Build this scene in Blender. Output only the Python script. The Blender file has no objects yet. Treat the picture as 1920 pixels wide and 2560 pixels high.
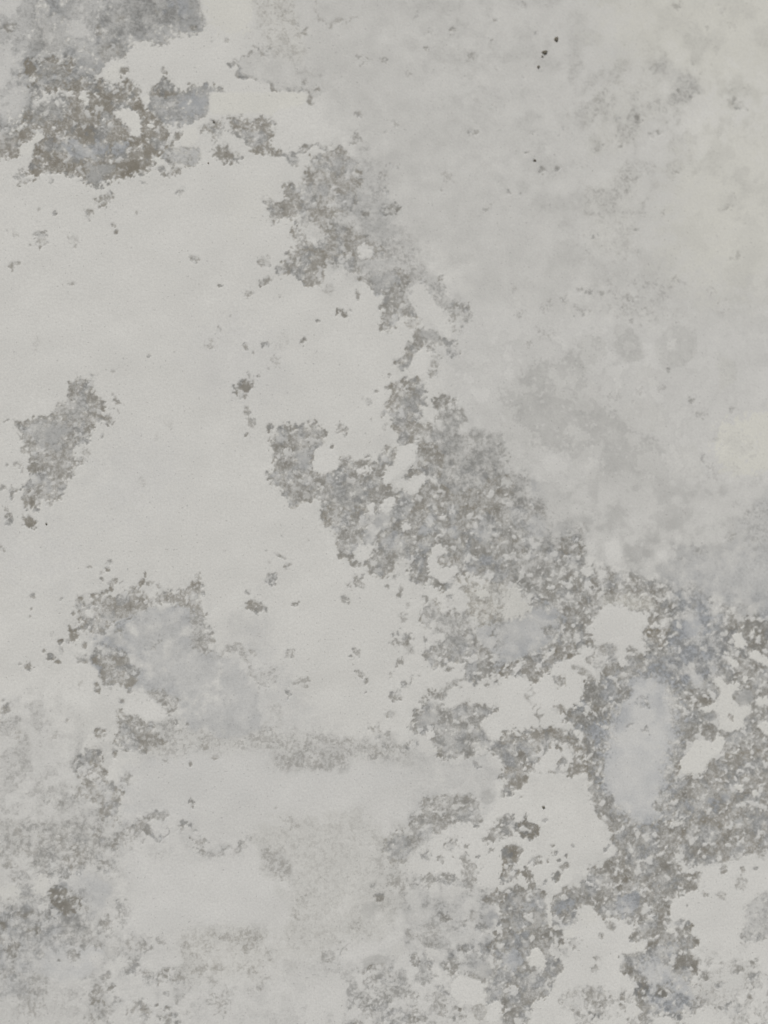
import bpy, math, random
import numpy as np
from mathutils import Vector, Matrix

# ------------------------------------------------------------------ camera, sky, sun, exposure
scn = bpy.context.scene
COL = scn.collection
PW, PH = 1920.0, 2560.0                 # the photograph's pixel frame, used to unproject stains onto the wall plane
LENS, SENS = 40.0, 36.0
AIM = Vector((0.0, 0.0, 1.35))
DIST, YAW, PITCH = 0.545, math.radians(9.0), math.radians(7.0)
cam_loc = AIM + DIST * Vector((-math.sin(YAW) * math.cos(PITCH), -math.cos(YAW) * math.cos(PITCH), -math.sin(PITCH)))
cam_d = bpy.data.cameras.new('camera')
cam = bpy.data.objects.new('camera', cam_d)
COL.objects.link(cam)
cam.location = cam_loc
cam.rotation_euler = (AIM - cam_loc).to_track_quat('-Z', 'Y').to_euler()
cam_d.sensor_fit = 'VERTICAL'; cam_d.sensor_height = SENS; cam_d.sensor_width = SENS
cam_d.lens = LENS
cam_d.clip_start = 0.01; cam_d.clip_end = 200
scn.camera = cam
CR = np.array((AIM - cam_loc).to_track_quat('-Z', 'Y').to_matrix())
CL = np.array(cam_loc)
FPX = LENS / SENS * PH
def wall_to_px(x, z):
    dx, dy, dz = x - CL[0], 0.0 - CL[1], z - CL[2]
    cx = CR[0, 0] * dx + CR[1, 0] * dy + CR[2, 0] * dz
    cy = CR[0, 1] * dx + CR[1, 1] * dy + CR[2, 1] * dz
    cz = -(CR[0, 2] * dx + CR[1, 2] * dy + CR[2, 2] * dz)
    return PW / 2 + FPX * cx / cz, PH / 2 - FPX * cy / cz
def px_to_wall(u, v):
    d = CR @ np.array([(u - PW / 2) / FPX, -(v - PH / 2) / FPX, -1.0])
    t = -CL[1] / d[1]
    return CL[0] + d[0] * t, CL[2] + d[2] * t
fx, fz = px_to_wall(520, 1800)
fview = Matrix(CR.tolist()).transposed() @ (Vector((fx, 0, fz)) - cam_loc)
cam_d.dof.use_dof = True
cam_d.dof.focus_distance = -fview.z
cam_d.dof.aperture_fstop = 5.0
cam_d.dof.aperture_blades = 7

world = bpy.data.worlds.new('World'); scn.world = world
world.use_nodes = True
wn = world.node_tree
SUN_EL, SUN_AZ = math.radians(48), math.radians(200)
sky = wn.nodes.new('ShaderNodeTexSky'); sky.sky_type = 'NISHITA'; sky.sun_disc = False
sky.sun_elevation = SUN_EL; sky.sun_rotation = SUN_AZ
sky.air_density = 1.0; sky.dust_density = 4.0; sky.ozone_density = 0.6
bg = wn.nodes['Background']; bg.inputs['Strength'].default_value = 0.06
wn.links.new(sky.outputs[0], bg.inputs[0])
sd = bpy.data.lights.new('sun', 'SUN'); sd.energy = 1.5; sd.angle = math.radians(16); sd.color = (1.0, 0.99, 0.965)
sun = bpy.data.objects.new('sun', sd); COL.objects.link(sun)
sdir = Vector((math.cos(SUN_EL) * math.sin(SUN_AZ), math.cos(SUN_EL) * math.cos(SUN_AZ), math.sin(SUN_EL)))
sun.rotation_euler = sdir.to_track_quat('Z', 'Y').to_euler(); sun.location = (-1, -3, 4)
scn.view_settings.view_transform = 'Standard'; scn.view_settings.look = 'None'
scn.view_settings.gamma = 1; scn.view_settings.exposure = 0.44

# ------------------------------------------------------------------ stain fields on the wall (numpy raster in photo pixels)
S = 2.2                                   # raster pitch
X0, Y0, X1, Y1 = -240, -240, 2160, 2800
NX, NY = int((X1 - X0) / S), int((Y1 - Y0) / S)
rng = np.random.default_rng(7)
def bandnoise(wave, seed, bw=0.55):
    r = np.random.default_rng(seed)
    f = np.fft.rfft2(r.standard_normal((NY, NX)))
    ky = np.fft.fftfreq(NY)[:, None]; kx = np.fft.rfftfreq(NX)[None, :]
    k = np.hypot(kx, ky) + 1e-9
    k0 = S / wave
    n = np.fft.irfft2(f * np.exp(-(np.log(k / k0) / bw) ** 2 / 2) / k, s=(NY, NX))
    return ((n - n.mean()) / n.std()).astype(np.float32)
N12, N26, N60, N140, N300 = (bandnoise(w, s) for w, s in ((10, 1), (22, 2), (55, 3), (140, 4), (320, 5)))
RAG = (0.8 * N12 + 0.8 * N26 + 0.45 * N60); RAG /= RAG.std()
RAGS = (0.5 * N26 + 0.8 * N60 + 0.5 * N140); RAGS /= RAGS.std()
F = {c: np.zeros((NY, NX), np.float32) for c in 'WDTKX'}     # wash, speckle, tint, cream
IDS = np.zeros((NY, NX), np.int16)
GX = (X0 + (np.arange(NX) + .5) * S).astype(np.float32); GY = (Y0 + (np.arange(NY) + .5) * S).astype(np.float32)
def sstep(a, b, x):
    t = np.clip((x - a) / (b - a), 0, 1); return t * t * (3 - 2 * t)
Z = 1659 / 640.0
def conv(i, j, s):
    v = np.array([float(t) for t in s.replace(',', ' ').split()]).reshape(-1, 2)
    return v / Z + np.array([640 * i, 640 * j])
def window(x0, y0, x1, y1):
    a = max(0, int((x0 - X0) / S)); b = min(NX, int((x1 - X0) / S) + 2)
    c = max(0, int((y0 - Y0) / S)); d = min(NY, int((y1 - Y0) / S) + 2)
    return slice(c, d), slice(a, b)
def apply(sl, m, ch, gid=0, rim=0.0):
    for c, v in ch.items():
        f = F[c][sl]; f += (v - f) * m
    if rim:
        e = np.clip(4 * m * (1 - m), 0, 1) * rim
        F['D'][sl] += e; F['T'][sl] += 1.7 * e; F['W'][sl] += 0.2 * e; F['K'][sl] += 1.2 * e
    if gid: IDS[sl][m > .5] = gid
    elif 'D' in ch and ch['D'] < .08 and ch.get('W', 1) < .3: IDS[sl][m > .6] = 0
def gauss(a, sg):
    h, w = a.shape
    H, W_ = 1 << (h - 1).bit_length(), 1 << (w - 1).bit_length()
    ky = np.fft.fftfreq(H)[:, None]; kx = np.fft.rfftfreq(W_)[None, :]
    g = np.exp(-2 * (math.pi * sg) ** 2 * (kx * kx + ky * ky))
    b = np.zeros((H, W_), np.float32); b[:h, :w] = a
    return np.fft.irfft2(np.fft.rfft2(b) * g, s=(H, W_))[:h, :w].astype(np.float32)
def inpoly(P, xs, ys):
    ins = np.zeros((len(ys), len(xs)), bool)
    n = len(P); Yg = ys[:, None]; Xg = xs[None, :]
    for k in range(n):
        xa, ya = P[k]; xb, yb = P[(k + 1) % n]
        if ya == yb: continue
        c = (ya > Yg) != (yb > Yg)
        xi = (xb - xa) * (Yg - ya) / (yb - ya) + xa
        ins ^= c & (Xg < xi)
    return ins
def poly(i, j, s, ch, s_=9, r=.17, h=.2, gid=0, rim=0.0, soft=False):
    P = conv(i, j, s); mg = 3.2 * s_ + 12
    sl = window(P[:, 0].min() - mg, P[:, 1].min() - mg, P[:, 0].max() + mg, P[:, 1].max() + mg)
    xs, ys = GX[sl[1]], GY[sl[0]]
    if len(xs) < 2 or len(ys) < 2: return
    g = gauss(inpoly(P, xs, ys).astype(np.float32), s_ / S)
    if soft:
        m = np.clip(sstep(.05, .95, g + r * (RAGS[sl]) * sstep(0, .3, g)), 0, 1)
    else:
        m = sstep(.5 - h, .5 + h, g + r * RAG[sl] * sstep(0, .12, g))
    apply(sl, m, ch, gid, rim)
def stain(i, j, s, D=.6, W=.5, T=.25, gid=0, s_=9, r=.27, rim=.22, K=0): poly(i, j, s, dict(D=D, W=W, T=T, K=K, X=0), s_, r, .2, gid, rim)
def hole(i, j, s, W=.0, D=.0, T=0, K=.1, s_=7, r=.24, gid=0): poly(i, j, s, dict(D=D, W=W, T=T, K=K, X=1), s_, r, .16, gid)
def film(i, j, s, W=.5, D=.12, T=-.6, s_=14, r=.24, K=0): poly(i, j, s, dict(D=D, W=W * 1.2, T=T, K=K), s_, r, .38)
def wash(i, j, s, W=.35, D=.05, T=-.1, s_=45, r=.12, K=0): poly(i, j, s, dict(D=D, W=W, T=T, K=K), s_, r, soft=True)
def spots(i, j, s, T=.3, k=1.0):
    """x,y,radius,strength quadruples"""
    v = np.array([float(t) for t in s.replace(',', ' ').split()]).reshape(-1, 4)
    for x, y, rr, st in v:
        st *= k
        cx, cy, r = 640 * i + x / Z, 640 * j + y / Z, rr / Z
        sl = window(cx - 2 * r - 8, cy - 2 * r - 8, cx + 2 * r + 8, cy + 2 * r + 8)
        xs, ys = GX[sl[1]], GY[sl[0]]
        if len(xs) < 2 or len(ys) < 2: continue
        a = rng.uniform(0, math.pi); e = rng.uniform(.75, 1.3)
        dx = xs[None, :] - cx; dy = ys[:, None] - cy
        u = (dx * math.cos(a) + dy * math.sin(a)) * e; w = (-dx * math.sin(a) + dy * math.cos(a)) / e
        g = 1 - np.hypot(u, w) / (2 * r)
        m = sstep(.34, .62, g + .16 * RAG[sl] * (g > .0)) 
        D, W = F['D'][sl], F['W'][sl]
        D += (np.maximum(D, st * 1.0 + .08) - D) * m; W += (np.maximum(W,   .12 + .38 * st) - W) * m
        t = F['T'][sl]; t += (T - t) * m * .8
def mottle(i, j, s, amp, s_=40, lo=-.1, hi=.5, dD=0.0):
    P = conv(i, j, s); mg = 3 * s_
    sl = window(P[:, 0].min() - mg, P[:, 1].min() - mg, P[:, 0].max() + mg, P[:, 1].max() + mg)
    g = gauss(inpoly(P, GX[sl[1]], GY[sl[0]]).astype(np.float32), s_ / S)
    n = .55 * N60[sl] + .8 * N140[sl] + .25 * N26[sl] + .15 * N12[sl]
    t = sstep(lo, hi, n) - .5
    F['W'][sl] += amp * g * t; F['D'][sl] += dD * g * (t + .5)
def line(i, j, s, w=10, D=.6, T=.25):
    P = conv(i, j, s); w = w / Z
    sl = window(P[:, 0].min() - 30, P[:, 1].min() - 30, P[:, 0].max() + 30, P[:, 1].max() + 30)
    xs, ys = GX[sl[1]][None, :], GY[sl[0]][:, None]
    d = np.full((ys.shape[0], xs.shape[1]), 1e9, np.float32)
    wx = xs + 4.5 * N26[sl] + 3 * N60[sl]; wy = ys + 4.5 * N60[sl] * -1 + 3 * N26[sl]
    for (xa, ya), (xb, yb) in zip(P[:-1], P[1:]):
        ex, ey = xb - xa, yb - ya; L = ex * ex + ey * ey + 1e-6
        t = np.clip(((wx - xa) * ex + (wy - ya) * ey) / L, 0, 1)
        d = np.minimum(d, np.hypot(wx - xa - t * ex, wy - ya - t * ey))
    m = sstep(1.0, .2, d / (w * (1.25 + .35 * N60[sl]).clip(.4, 2.5)) * .8) 
    Df, Wf = F['D'][sl], F['W'][sl]
    Df += (np.maximum(Df, D) - Df) * m; Wf += (np.maximum(Wf, .25 + .3 * D) - Wf) * m
    t = F['T'][sl]; t += (T - t) * m * .7

# --- base washes
F['W'] += .07; F['D'] += .02; F['K'] += .15
wash(1,0,"250 -700 2600 -700 2600 650 3500 1659 3500 2200 1300 2000 1250 1659 700 1500 650 950 400 700 420 560 200 500 -100 300 0 0", W=.3, D=.09, T=0, s_=40, K=.1)
wash(2,0,"500 -300 2300 -300 2300 700 1000 600 600 300", W=.19, D=.06, T=.0, K=.9, s_=90)
wash(2,0,"1150 800 2300 700 2300 1900 1000 1900 1000 1200", W=.16, D=.03, T=0, K=.8, s_=70)
wash(0,1,"700 1250 1100 1150 1250 1500 900 1800 500 1700", W=.14, D=.03, T=-.4, s_=60)
wash(0,1,"1150 450 1800 400 1900 1000 1300 900", W=.15, D=.05, T=-.2, s_=45)
wash(0,2,"-300 -50 600 150 500 500 -300 300", W=.14, D=.03, T=-.4, s_=60)
wash(0,2,"-300 1080 420 1350 560 1900 -300 1900", W=.26, D=.15, T=0, s_=50)
wash(0,2,"1050 1380 1800 1250 2200 1480 2700 1550 3300 1500 3300 2300 900 2300 850 1659", W=.25, D=.1, T=-.25, s_=45)
wash(1,2,"-150 650 120 780 330 1350 600 1560 -300 1600", W=.26, D=.08, T=-.4, s_=45)
wash(0,3,"-400 -200 560 -100 700 300 900 600 800 1000 700 1900 -400 1900", W=.24, D=.12, T=0, s_=50)
wash(0,3,"760 -60 1900 -100 2700 60 2700 500 2400 900 3000 1200 2800 1500 2600 1900 600 1900 700 1500 800 900", W=.17, D=.06, T=-.2, s_=45)
wash(0,3,"1150 1000 1750 980 1800 1380 1150 1380", W=.2, D=.2, T=.25, K=.2, s_=30)
wash(1,3,"-60 700 180 780 260 950 -60 1050", W=.27, D=.04, T=-.1, s_=30)
wash(1,3,"850 780 1560 760 1560 1330 1000 1250", W=.38, D=.16, T=-.25, s_=30)
wash(1,3,"650 1400 1300 1330 1500 1900 600 1900", W=.22, D=.14, T=0, s_=35)
wash(1,1,"1000 120 1200 100 1300 250 1480 340 3500 500 3500 1900 1200 1900 1100 1200 1250 900 1180 600 1050 520", W=.2, D=.08, T=-.1, s_=28)
wash(1,2,"1450 700 1800 700 1800 1100 1540 1050 1430 850", W=.42, D=.12, T=-.45, s_=18)

# --- upper left corner
poly(0,0,"-800 -800 1240 -800 1250 0 1290 80 1350 130 1340 190 1180 230 1100 265 1000 280 930 262 870 280 800 330 790 380 660 410 640 510 420 540 220 640 150 790 100 860 -100 880 -800 880",
     dict(W=.58, D=.2, T=-.35, K=0), 8, .34, .2, 1, .3)
wash(0,0,"-800 -300 210 -100 220 300 140 450 180 640 60 800 -800 800", W=.38, D=.1, T=-.3, s_=22)
wash(0,0,"450 -60 640 -60 660 120 600 260 480 280 440 150", W=.36, D=.1, T=-.3, s_=22)
wash(0,0,"700 60 900 -100 1250 -60 1290 120 1000 180 800 240 690 300 640 200", W=.72, D=.3, T=-.2, s_=18)
wash(0,0,"230 120 380 160 420 300 300 380 230 320", W=.58, D=.2, T=-.1, s_=18)
wash(0,0,"640 290 790 290 790 370 660 400", W=.62, D=.4, T=.4, s_=9)
stain(0,0,"160 400 300 385 480 380 500 480 650 500 700 560 830 540 870 640 940 690 1050 800 1100 870 1100 960 1050 1000 1000 1060 980 1090 880 1130 740 1160 700 1190 570 1220 530 1140 470 1140 440 1100 320 1130 200 1140 200 1050 220 900 130 940 145 1020 -60 1030 -800 1000 -800 820 140 850 160 720 440 650 460 560 330 600 210 630 200 500", D=.72, W=.56, T=.35, gid=1)
film(0,0,"230 400 420 420 480 500 430 560 300 560 240 480", W=.6, D=.38, T=.1)
film(0,0,"500 395 620 400 640 480 520 480", W=.5, D=.12, T=-.3)
film(0,0,"180 650 440 640 430 760 210 790", W=.55, D=.35, T=-.1)
film(0,0,"-60 840 110 850 110 960 60 1010 -60 1000", W=.45, D=.4, T=.4)
film(0,0,"340 880 560 960 680 890 730 1000 540 1040 440 980", W=.6, D=.22, T=-.6, s_=10)
film(0,0,"420 890 470 890 640 1000 620 1050 540 1010", W=.47, D=.1, T=-.5, s_=6)
film(0,0,"560 1080 740 1060 720 1130 580 1200", W=.72, D=.15, T=-.1, s_=7)
film(0,0,"720 930 820 920 820 980 740 990", W=.5, D=.15, T=-.6, s_=6)
stain(0,0,"950 600 1000 550 1050 520 1130 560 1160 600 1300 545 1440 570 1500 655 1390 700 1300 780 1130 820 1050 800 950 700", D=.36, W=.54, T=-.3, gid=1, s_=6, rim=.32)
stain(0,0,"990 560 1060 500 1140 570 1130 620 960 620", D=.68, W=.55, T=.3, gid=1, s_=5)
film(0,0,"1150 640 1330 600 1340 700 1200 760", W=.6, D=.12, T=-.6, s_=8)
stain(0,0,"1050 960 1200 955 1290 960 1300 1060 1240 1070 1120 1070 1040 1030", D=.2, W=.45, T=-.4, gid=1, s_=5, rim=.4)
line(0,0,"1110 970 1105 1060", 12, .6); line(0,0,"1230 965 1225 1065", 10, .5)
stain(0,0,"930 700 1050 800 1110 880 1060 1000 950 980 920 850 940 780", D=.68, W=.5, T=.35, gid=1, s_=5)
for h_ in ("720 740 800 700 900 730 920 830 910 890 860 880 820 800 760 770", "500 600 560 580 580 670 540 670", "240 850 300 880 270 910 220 930 210 1010 120 1000 130 950 200 920",
           "660 470 730 420 810 400 770 520 690 520", "920 620 960 600 980 660 940 680", "1150 860 1270 810 1290 900 1220 950 1170 930", "610 600 650 620 630 655",
           "950 800 1000 810 990 850 950 850", "930 910 970 900 960 930", "980 1010 1040 1030 1080 1070 1000 1080", "330 820 372 820 370 840 330 835", "860 940 900 950 890 980", "650 780 690 775 680 800"):
    hole(0,0,h_, s_=4, K=.35)
spots(0,0,"1460 1000 60 .6 1150 890 30 .65 680 1295 45 .55 1170 1245 25 .6 1172 1215 9 .6 575 1390 30 .4 740 1465 15 .6 755 1500 12 .6 270 1545 42 .42 90 1510 28 .3 480 1560 35 .25 490 1595 12 .6 355 1380 12 .5 930 1185 10 .6 630 1218 12 .7 1350 1058 7 .9 1205 1080 12 .5 920 1120 20 .7 1050 1110 25 .6 1130 1110 35 .6 850 1100 40 .75 960 1060 35 .65 140 1150 42 .5 130 490 15 .4 800 460 25 .6 820 560 45 .6 890 600 30 .6 1065 460 18 .6 1310 840 25 .55 1400 850 50 .5 1385 790 8 .9 1430 820 20 .6 1570 700 30 .4 1540 810 60 .55 1620 850 50 .5 250 1360 12 .3 195 1590 12 .4 1620 1230 12 .4 330 1165 20 .4 180 1170 14 .5 460 1130 26 .6 810 1080 30 .7 240 1440 8 .2 885 1380 12 .25 1020 70 18 .4 640 200 30 .35 780 120 30 .3 60 180 30 .3 1170 120 20 .4 1250 180 14 .5 800 1150 14 .6 1650 300 14 .3 1370 270 8 .4 1600 250 14 .3 1490 65 20 .3 1470 260 20 .3 1220 545 10 .6 1540 1000 20 .2 90 410 8 .2")
stain(1,0,"-180 780 -90 770 -30 800 40 740 120 790 100 880 60 950 200 1010 90 1000 -20 980 -90 900", D=.62, W=.42, T=.3, gid=1, s_=6)
film(0,0,"1590 860 1680 850 1680 900 1620 900", W=.42, D=.2, T=-.3, s_=6)
line(1,0,"40 930 120 990 200 1015", 22, .7)
poly(0,0,"1510 415 1640 335 1800 300 1950 420 2200 560 2020 640 1860 580 1750 560 1640 520", dict(W=.3, D=.12, T=-.1), 7, .08, .3)
line(0,0,"1510 420 1530 440 1640 520", 16, .62); line(1,0,"-20 520 100 550 200 585 290 590 360 630", 16, .6); line(0,0,"1510 420 1570 370 1640 335", 8, .4)
poly(1,0,"0 600 200 595 330 600 350 630 300 680 140 710 100 750 0 730 -300 750 -300 600", dict(W=.04, D=.0, T=.1, K=.6), 5, .1, .25)
hole(0,0,"1270 -400 1600 -400 1659 60 1600 230 1480 200 1360 200 1340 90", K=.6, W=.07, D=.02, s_=14)
wash(1,0,"-20 -300 220 -300 260 60 330 380 200 420 60 300 20 150 -30 60", W=.26, D=.24, T=.2, s_=12, K=.3)
line(1,0,"370 0 380 80 450 150 520 180 560 140 640 120", 14, .28)
line(1,0,"20 180 140 230 260 420 420 480", 30, .18, .1)
spots(1,0,"530 130 24 .3 180 90 16 .3 270 160 12 .4 320 205 20 .35 60 330 40 .35 40 310 14 .5 270 240 16 .3 120 205 14 .3 390 575 20 .45 320 540 20 .3 490 180 14 .4")

# --- T10 arc
wash(1,0,"350 1080 700 940 920 1450 1350 2050 1150 2150 800 1850 500 1750 280 1500", W=.38, D=.27, T=0, s_=24)
hole(1,0,"-200 1150 150 1180 20 1480 -200 1600", W=.07, K=.3, s_=20)
wash(1,0,"560 1000 720 960 820 1250 920 1380 900 1560 760 1640 600 1400", W=.46, D=.2, T=-.2, s_=20)
stain(1,0,"470 970 560 960 650 1030 660 1150 690 1200 620 1250 650 1300 560 1380 480 1400 420 1420 480 1450 600 1500 700 1540 760 1580 850 1640 850 1720 700 1700 600 1680 260 1690 250 1480 350 1440 380 1400 180 1420 80 1370 30 1300 70 1270 150 1340 190 1280 170 1220 340 1170 350 1100 330 1050 450 970", D=.52, W=.44, T=.25, gid=2)
film(1,0,"480 1020 560 1010 560 1080 490 1090", W=.4, D=.15, T=-.2, s_=6)
film(1,0,"380 1180 480 1190 460 1260 370 1260", W=.42, D=.22, T=-.2, s_=8)
hole(1,0,"350 1420 460 1500 440 1570 300 1560 270 1490", W=.2, D=.15, s_=10)
hole(1,0,"660 1590 730 1580 760 1680 660 1680", s_=5)
hole(1,0,"330 1540 400 1560 410 1590 340 1580", s_=4)
spots(1,0,"840 1245 20 .6 870 1360 40 .6 720 1385 22 .6 620 1330 18 .55 895 1080 25 .45 830 1130 25 .3 665 745 22 .35 1410 850 30 .35 1240 1140 40 .16 890 795 25 .35 840 860 10 .4 640 880 18 .4 640 920 20 .3 1130 200 12 .3 1270 200 20 .3 1110 315 18 .35 1040 95 20 .3 690 390 35 .25 830 390 16 .3 1400 370 24 .25 1550 440 14 .3 1540 690 18 .3 1550 120 14 .3 1530 265 10 .4 990 475 20 .25 1200 1230 8 .4 240 1210 25 .5 370 1280 14 .7 430 1300 14 .6 250 1050 30 .35 520 1375 14 .8 130 1390 50 .5 610 1500 25 .6 1640 1245 12 .5", T=.15)
line(1,0,"250 1005 300 985 340 950 390 940 440 970", 18, .55)
line(1,0,"1485 1370 1515 1335 1545 1300", 13, .34, 0)
line(1,0,"640 840 660 890 690 920", 6, .35, 0)
# --- T20
poly(2,0,"500 600 850 450 1050 400 1150 560 1250 620 1100 750 980 700 900 860 700 1000 500 1050 400 1000 560 800", dict(W=.28, D=.14, T=.05, K=.4), 26, .2, soft=True)
poly(2,0,"480 1200 700 1050 850 1100 850 1300 800 1659 500 1659", dict(W=.26, D=.16, T=0, K=.3), 22, .2, soft=True)
poly(2,0,"980 420 1180 420 1230 640 1100 720 980 600", dict(W=.33, D=.14, T=-.1), 24, .15, soft=True)
spots(2,0,"95 990 14 .75 148 1040 10 .8 200 1105 20 .6 300 1085 18 .65 70 495 8 .6 160 210 12 .4 1065 600 15 .5 1160 630 15 .5 1210 600 10 .4 960 860 20 .5 820 775 25 .5 905 745 10 .5 690 760 15 .4 1480 680 38 .3 1485 705 10 .5 1410 1350 25 .22 520 1525 12 .6 555 1530 10 .5 635 1620 8 .6 740 1240 10 .5 900 880 20 .4 330 830 9 .5 300 885 12 .4 130 865 14 .4 605 595 18 .3 1075 40 30 .25 1350 70 30 .25 80 40 30 .25 1065 1120 16 .3 590 935 14 .4 700 940 18 .4 980 1390 16 .35 810 1490 14 .35 470 1060 30 .25 1150 120 20 .25 1260 180 20 .2 1430 170 30 .25 735 1150 10 .4 1450 1659 30 .2 40 1260 14 .4 275 1000 8 .6 445 465 9 .4", T=0, k=.72)
# --- T01 diagonal stain
stain(0,1,"470 800 570 790 590 830 600 900 680 930 660 1010 670 1060 600 1110 560 1110 610 1140 540 1170 590 1180 560 1230 470 1240 480 1300 500 1340 480 1420 420 1440 420 1530 380 1580 310 1580 270 1560 260 1630 220 1670 180 1620 140 1580 160 1540 140 1500 180 1450 220 1440 170 1350 200 1320 170 1260 130 1150 120 1080 210 1060 330 1030 400 950 440 920 440 850", D=.5, W=.45, T=.2, gid=3, s_=6)
film(0,1,"200 1085 430 1070 460 1120 400 1200 370 1270 250 1200", W=.42, D=.16, T=-.25, s_=12)
film(0,1,"430 960 530 950 540 1050 440 1060", W=.42, D=.25, T=-.1, s_=9)
spots(0,1,"705 1060 28 .6 755 950 16 .5 665 1160 14 .65 90 1520 24 .7 80 1560 15 .65 145 1385 22 .45 110 1350 18 .35 150 1260 18 .4 530 1335 18 .4 560 1270 24 .25 20 1500 20 .4 1580 850 44 .72 1575 905 20 .6 1610 245 24 .5 1420 195 10 .55 1255 20 27 .45 465 175 18 .3 70 55 28 .42 115 40 18 .3 1420 475 18 .3 1370 580 40 .18 960 650 13 .42 1595 1160 13 .7 1600 1010 24 .35 1590 590 15 .5 1640 630 10 .65 235 575 30 .14 1095 1090 25 .14 1015 1180 20 .14 1630 1080 30 .3 930 1470 30 .14 1490 390 8 .5 620 1050 40 .6 320 1610 20 .3 45 1355 8 .5 200 1600 40 .65 40 1640 20 .4 1130 620 8 .3 730 750 10 .25", T=.3)
line(0,1,"735 1010 750 1028 765 1052", 12, .7); line(0,1,"590 822 602 800 615 775", 9, .5); line(0,1,"740 905 752 950 790 945", 7, .5); line(0,1,"75 1075 130 1085", 9, .5)
line(0,1,"490 770 490 800", 7, .3); line(0,1,"510 1285 575 1265", 8, .4); line(0,1,"100 1150 160 1195", 9, .4); line(0,1,"1610 790 1630 765", 6, .5)
# --- T11
stain(1,1,"210 -40 440 -40 450 60 430 190 330 200 280 150 220 110 150 140 130 70 200 30", D=.55, W=.45, T=.25, gid=2, s_=6)
stain(1,1,"490 -20 620 -10 640 80 700 130 800 160 900 80 1000 130 960 230 950 330 1050 360 1080 410 1000 400 930 370 920 430 880 490 800 490 830 380 800 300 870 290 780 260 730 200 650 110 560 80", D=.55, W=.44, T=.12, gid=2, s_=6)
film(1,1,"760 120 880 90 900 170 800 240 740 190", W=.42, D=.2, T=-.2, s_=8)
film(1,1,"690 10 900 10 890 70 800 110 690 60", W=.4, D=.16, T=-.2, s_=9)
stain(1,1,"1000 500 1060 470 1160 470 1210 540 1290 540 1290 580 1130 580 1070 550 1080 600 1020 650 1000 720 940 750 900 700 880 690 970 650 980 570 1040 530", D=.45, W=.46, T=.2, gid=2, s_=6)
stain(1,1,"960 400 1090 410 1080 450 1000 470", D=.35, W=.3, T=.4, gid=2, s_=5)
film(1,1,"1070 480 1180 480 1190 540 1090 545", W=.48, D=.15, T=-.1, s_=6)
stain(1,1,"1130 200 1220 180 1260 300 1380 330 1400 400 1330 420 1270 370 1200 340 1150 280", D=.3, W=.42, T=-.05, gid=2, s_=8, rim=.1)
hole(1,1,"960 240 1030 170 1110 200 1160 300 1190 350 1260 380 1300 450 1260 530 1190 500 1150 440 1060 390 1000 300", W=.1, s_=6)
hole(1,1,"1010 690 1050 620 1120 590 1180 640 1110 700 1100 780 1080 790 1010 760", s_=5)
stain(1,1,"880 830 950 800 1070 790 1100 870 1080 960 1110 980 1060 1030 1050 1090 1140 1080 1150 1200 1040 1210 960 1240 920 1220 930 1170 890 1100 880 1060 930 1040 820 1050 850 960 880 940", D=.58, W=.45, T=.25, gid=2, s_=6)
film(1,1,"930 920 1050 900 1060 1000 950 1010", W=.45, D=.28, T=-.1, s_=9)
stain(1,1,"1150 900 1240 890 1250 960 1200 990 1340 990 1370 1080 1300 1120 1200 1090 1150 1050", D=.35, W=.45, T=.1, gid=2, s_=6, rim=.12)
hole(1,1,"1100 990 1200 990 1160 1045 1090 1030", s_=4, W=.15)
wash(1,1,"1040 1210 1150 1080 1400 1120 1659 1180 1800 1500 1659 1900 1300 1600 1100 1420 1060 1330", W=.44, D=.34, T=.05, s_=18)
stain(1,1,"1050 1230 1150 1200 1210 1300 1200 1420 1120 1420 1000 1430 960 1480 950 1440 1060 1340", D=.58, W=.48, T=.2, gid=4, s_=6)
stain(1,1,"130 1130 200 1090 280 1120 300 1100 370 1080 460 1140 440 1210 380 1250 360 1390 440 1420 540 1380 540 1300 610 1290 640 1340 700 1310 770 1340 830 1290 850 1240 920 1250 910 1330 830 1390 850 1500 900 1510 1000 1540 1040 1530 1110 1450 1200 1500 1300 1560 1450 1480 1659 1400 1659 1750 430 1750 430 1560 300 1610 240 1650 190 1600 200 1530 100 1480 80 1390 120 1360 110 1250 70 1270 90 1210", D=.55, W=.46, T=.15, gid=4, s_=7)
film(1,1,"270 1260 370 1230 340 1400 250 1380", W=.4, D=.15, T=-.3, s_=7)
film(1,1,"480 1500 700 1470 720 1600 500 1659", W=.44, D=.33, T=-.05, s_=12)
for h_ in ("920 1260 1040 1205 1040 1320 960 1380 880 1440 840 1490 820 1440 900 1360", "970 1490 1080 1420 1110 1430 1040 1530 980 1520", "640 1385 740 1365 760 1400 660 1420", "790 1640 860 1560 910 1560 890 1640 850 1690", "710 1610 770 1600 770 1680 720 1680", "385 1255 480 1230 530 1240 530 1300 530 1375 430 1415 375 1385", "880 1480 940 1470 930 1500", "500 1430 540 1430 530 1450"):
    hole(1,1,h_, s_=4)
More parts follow.
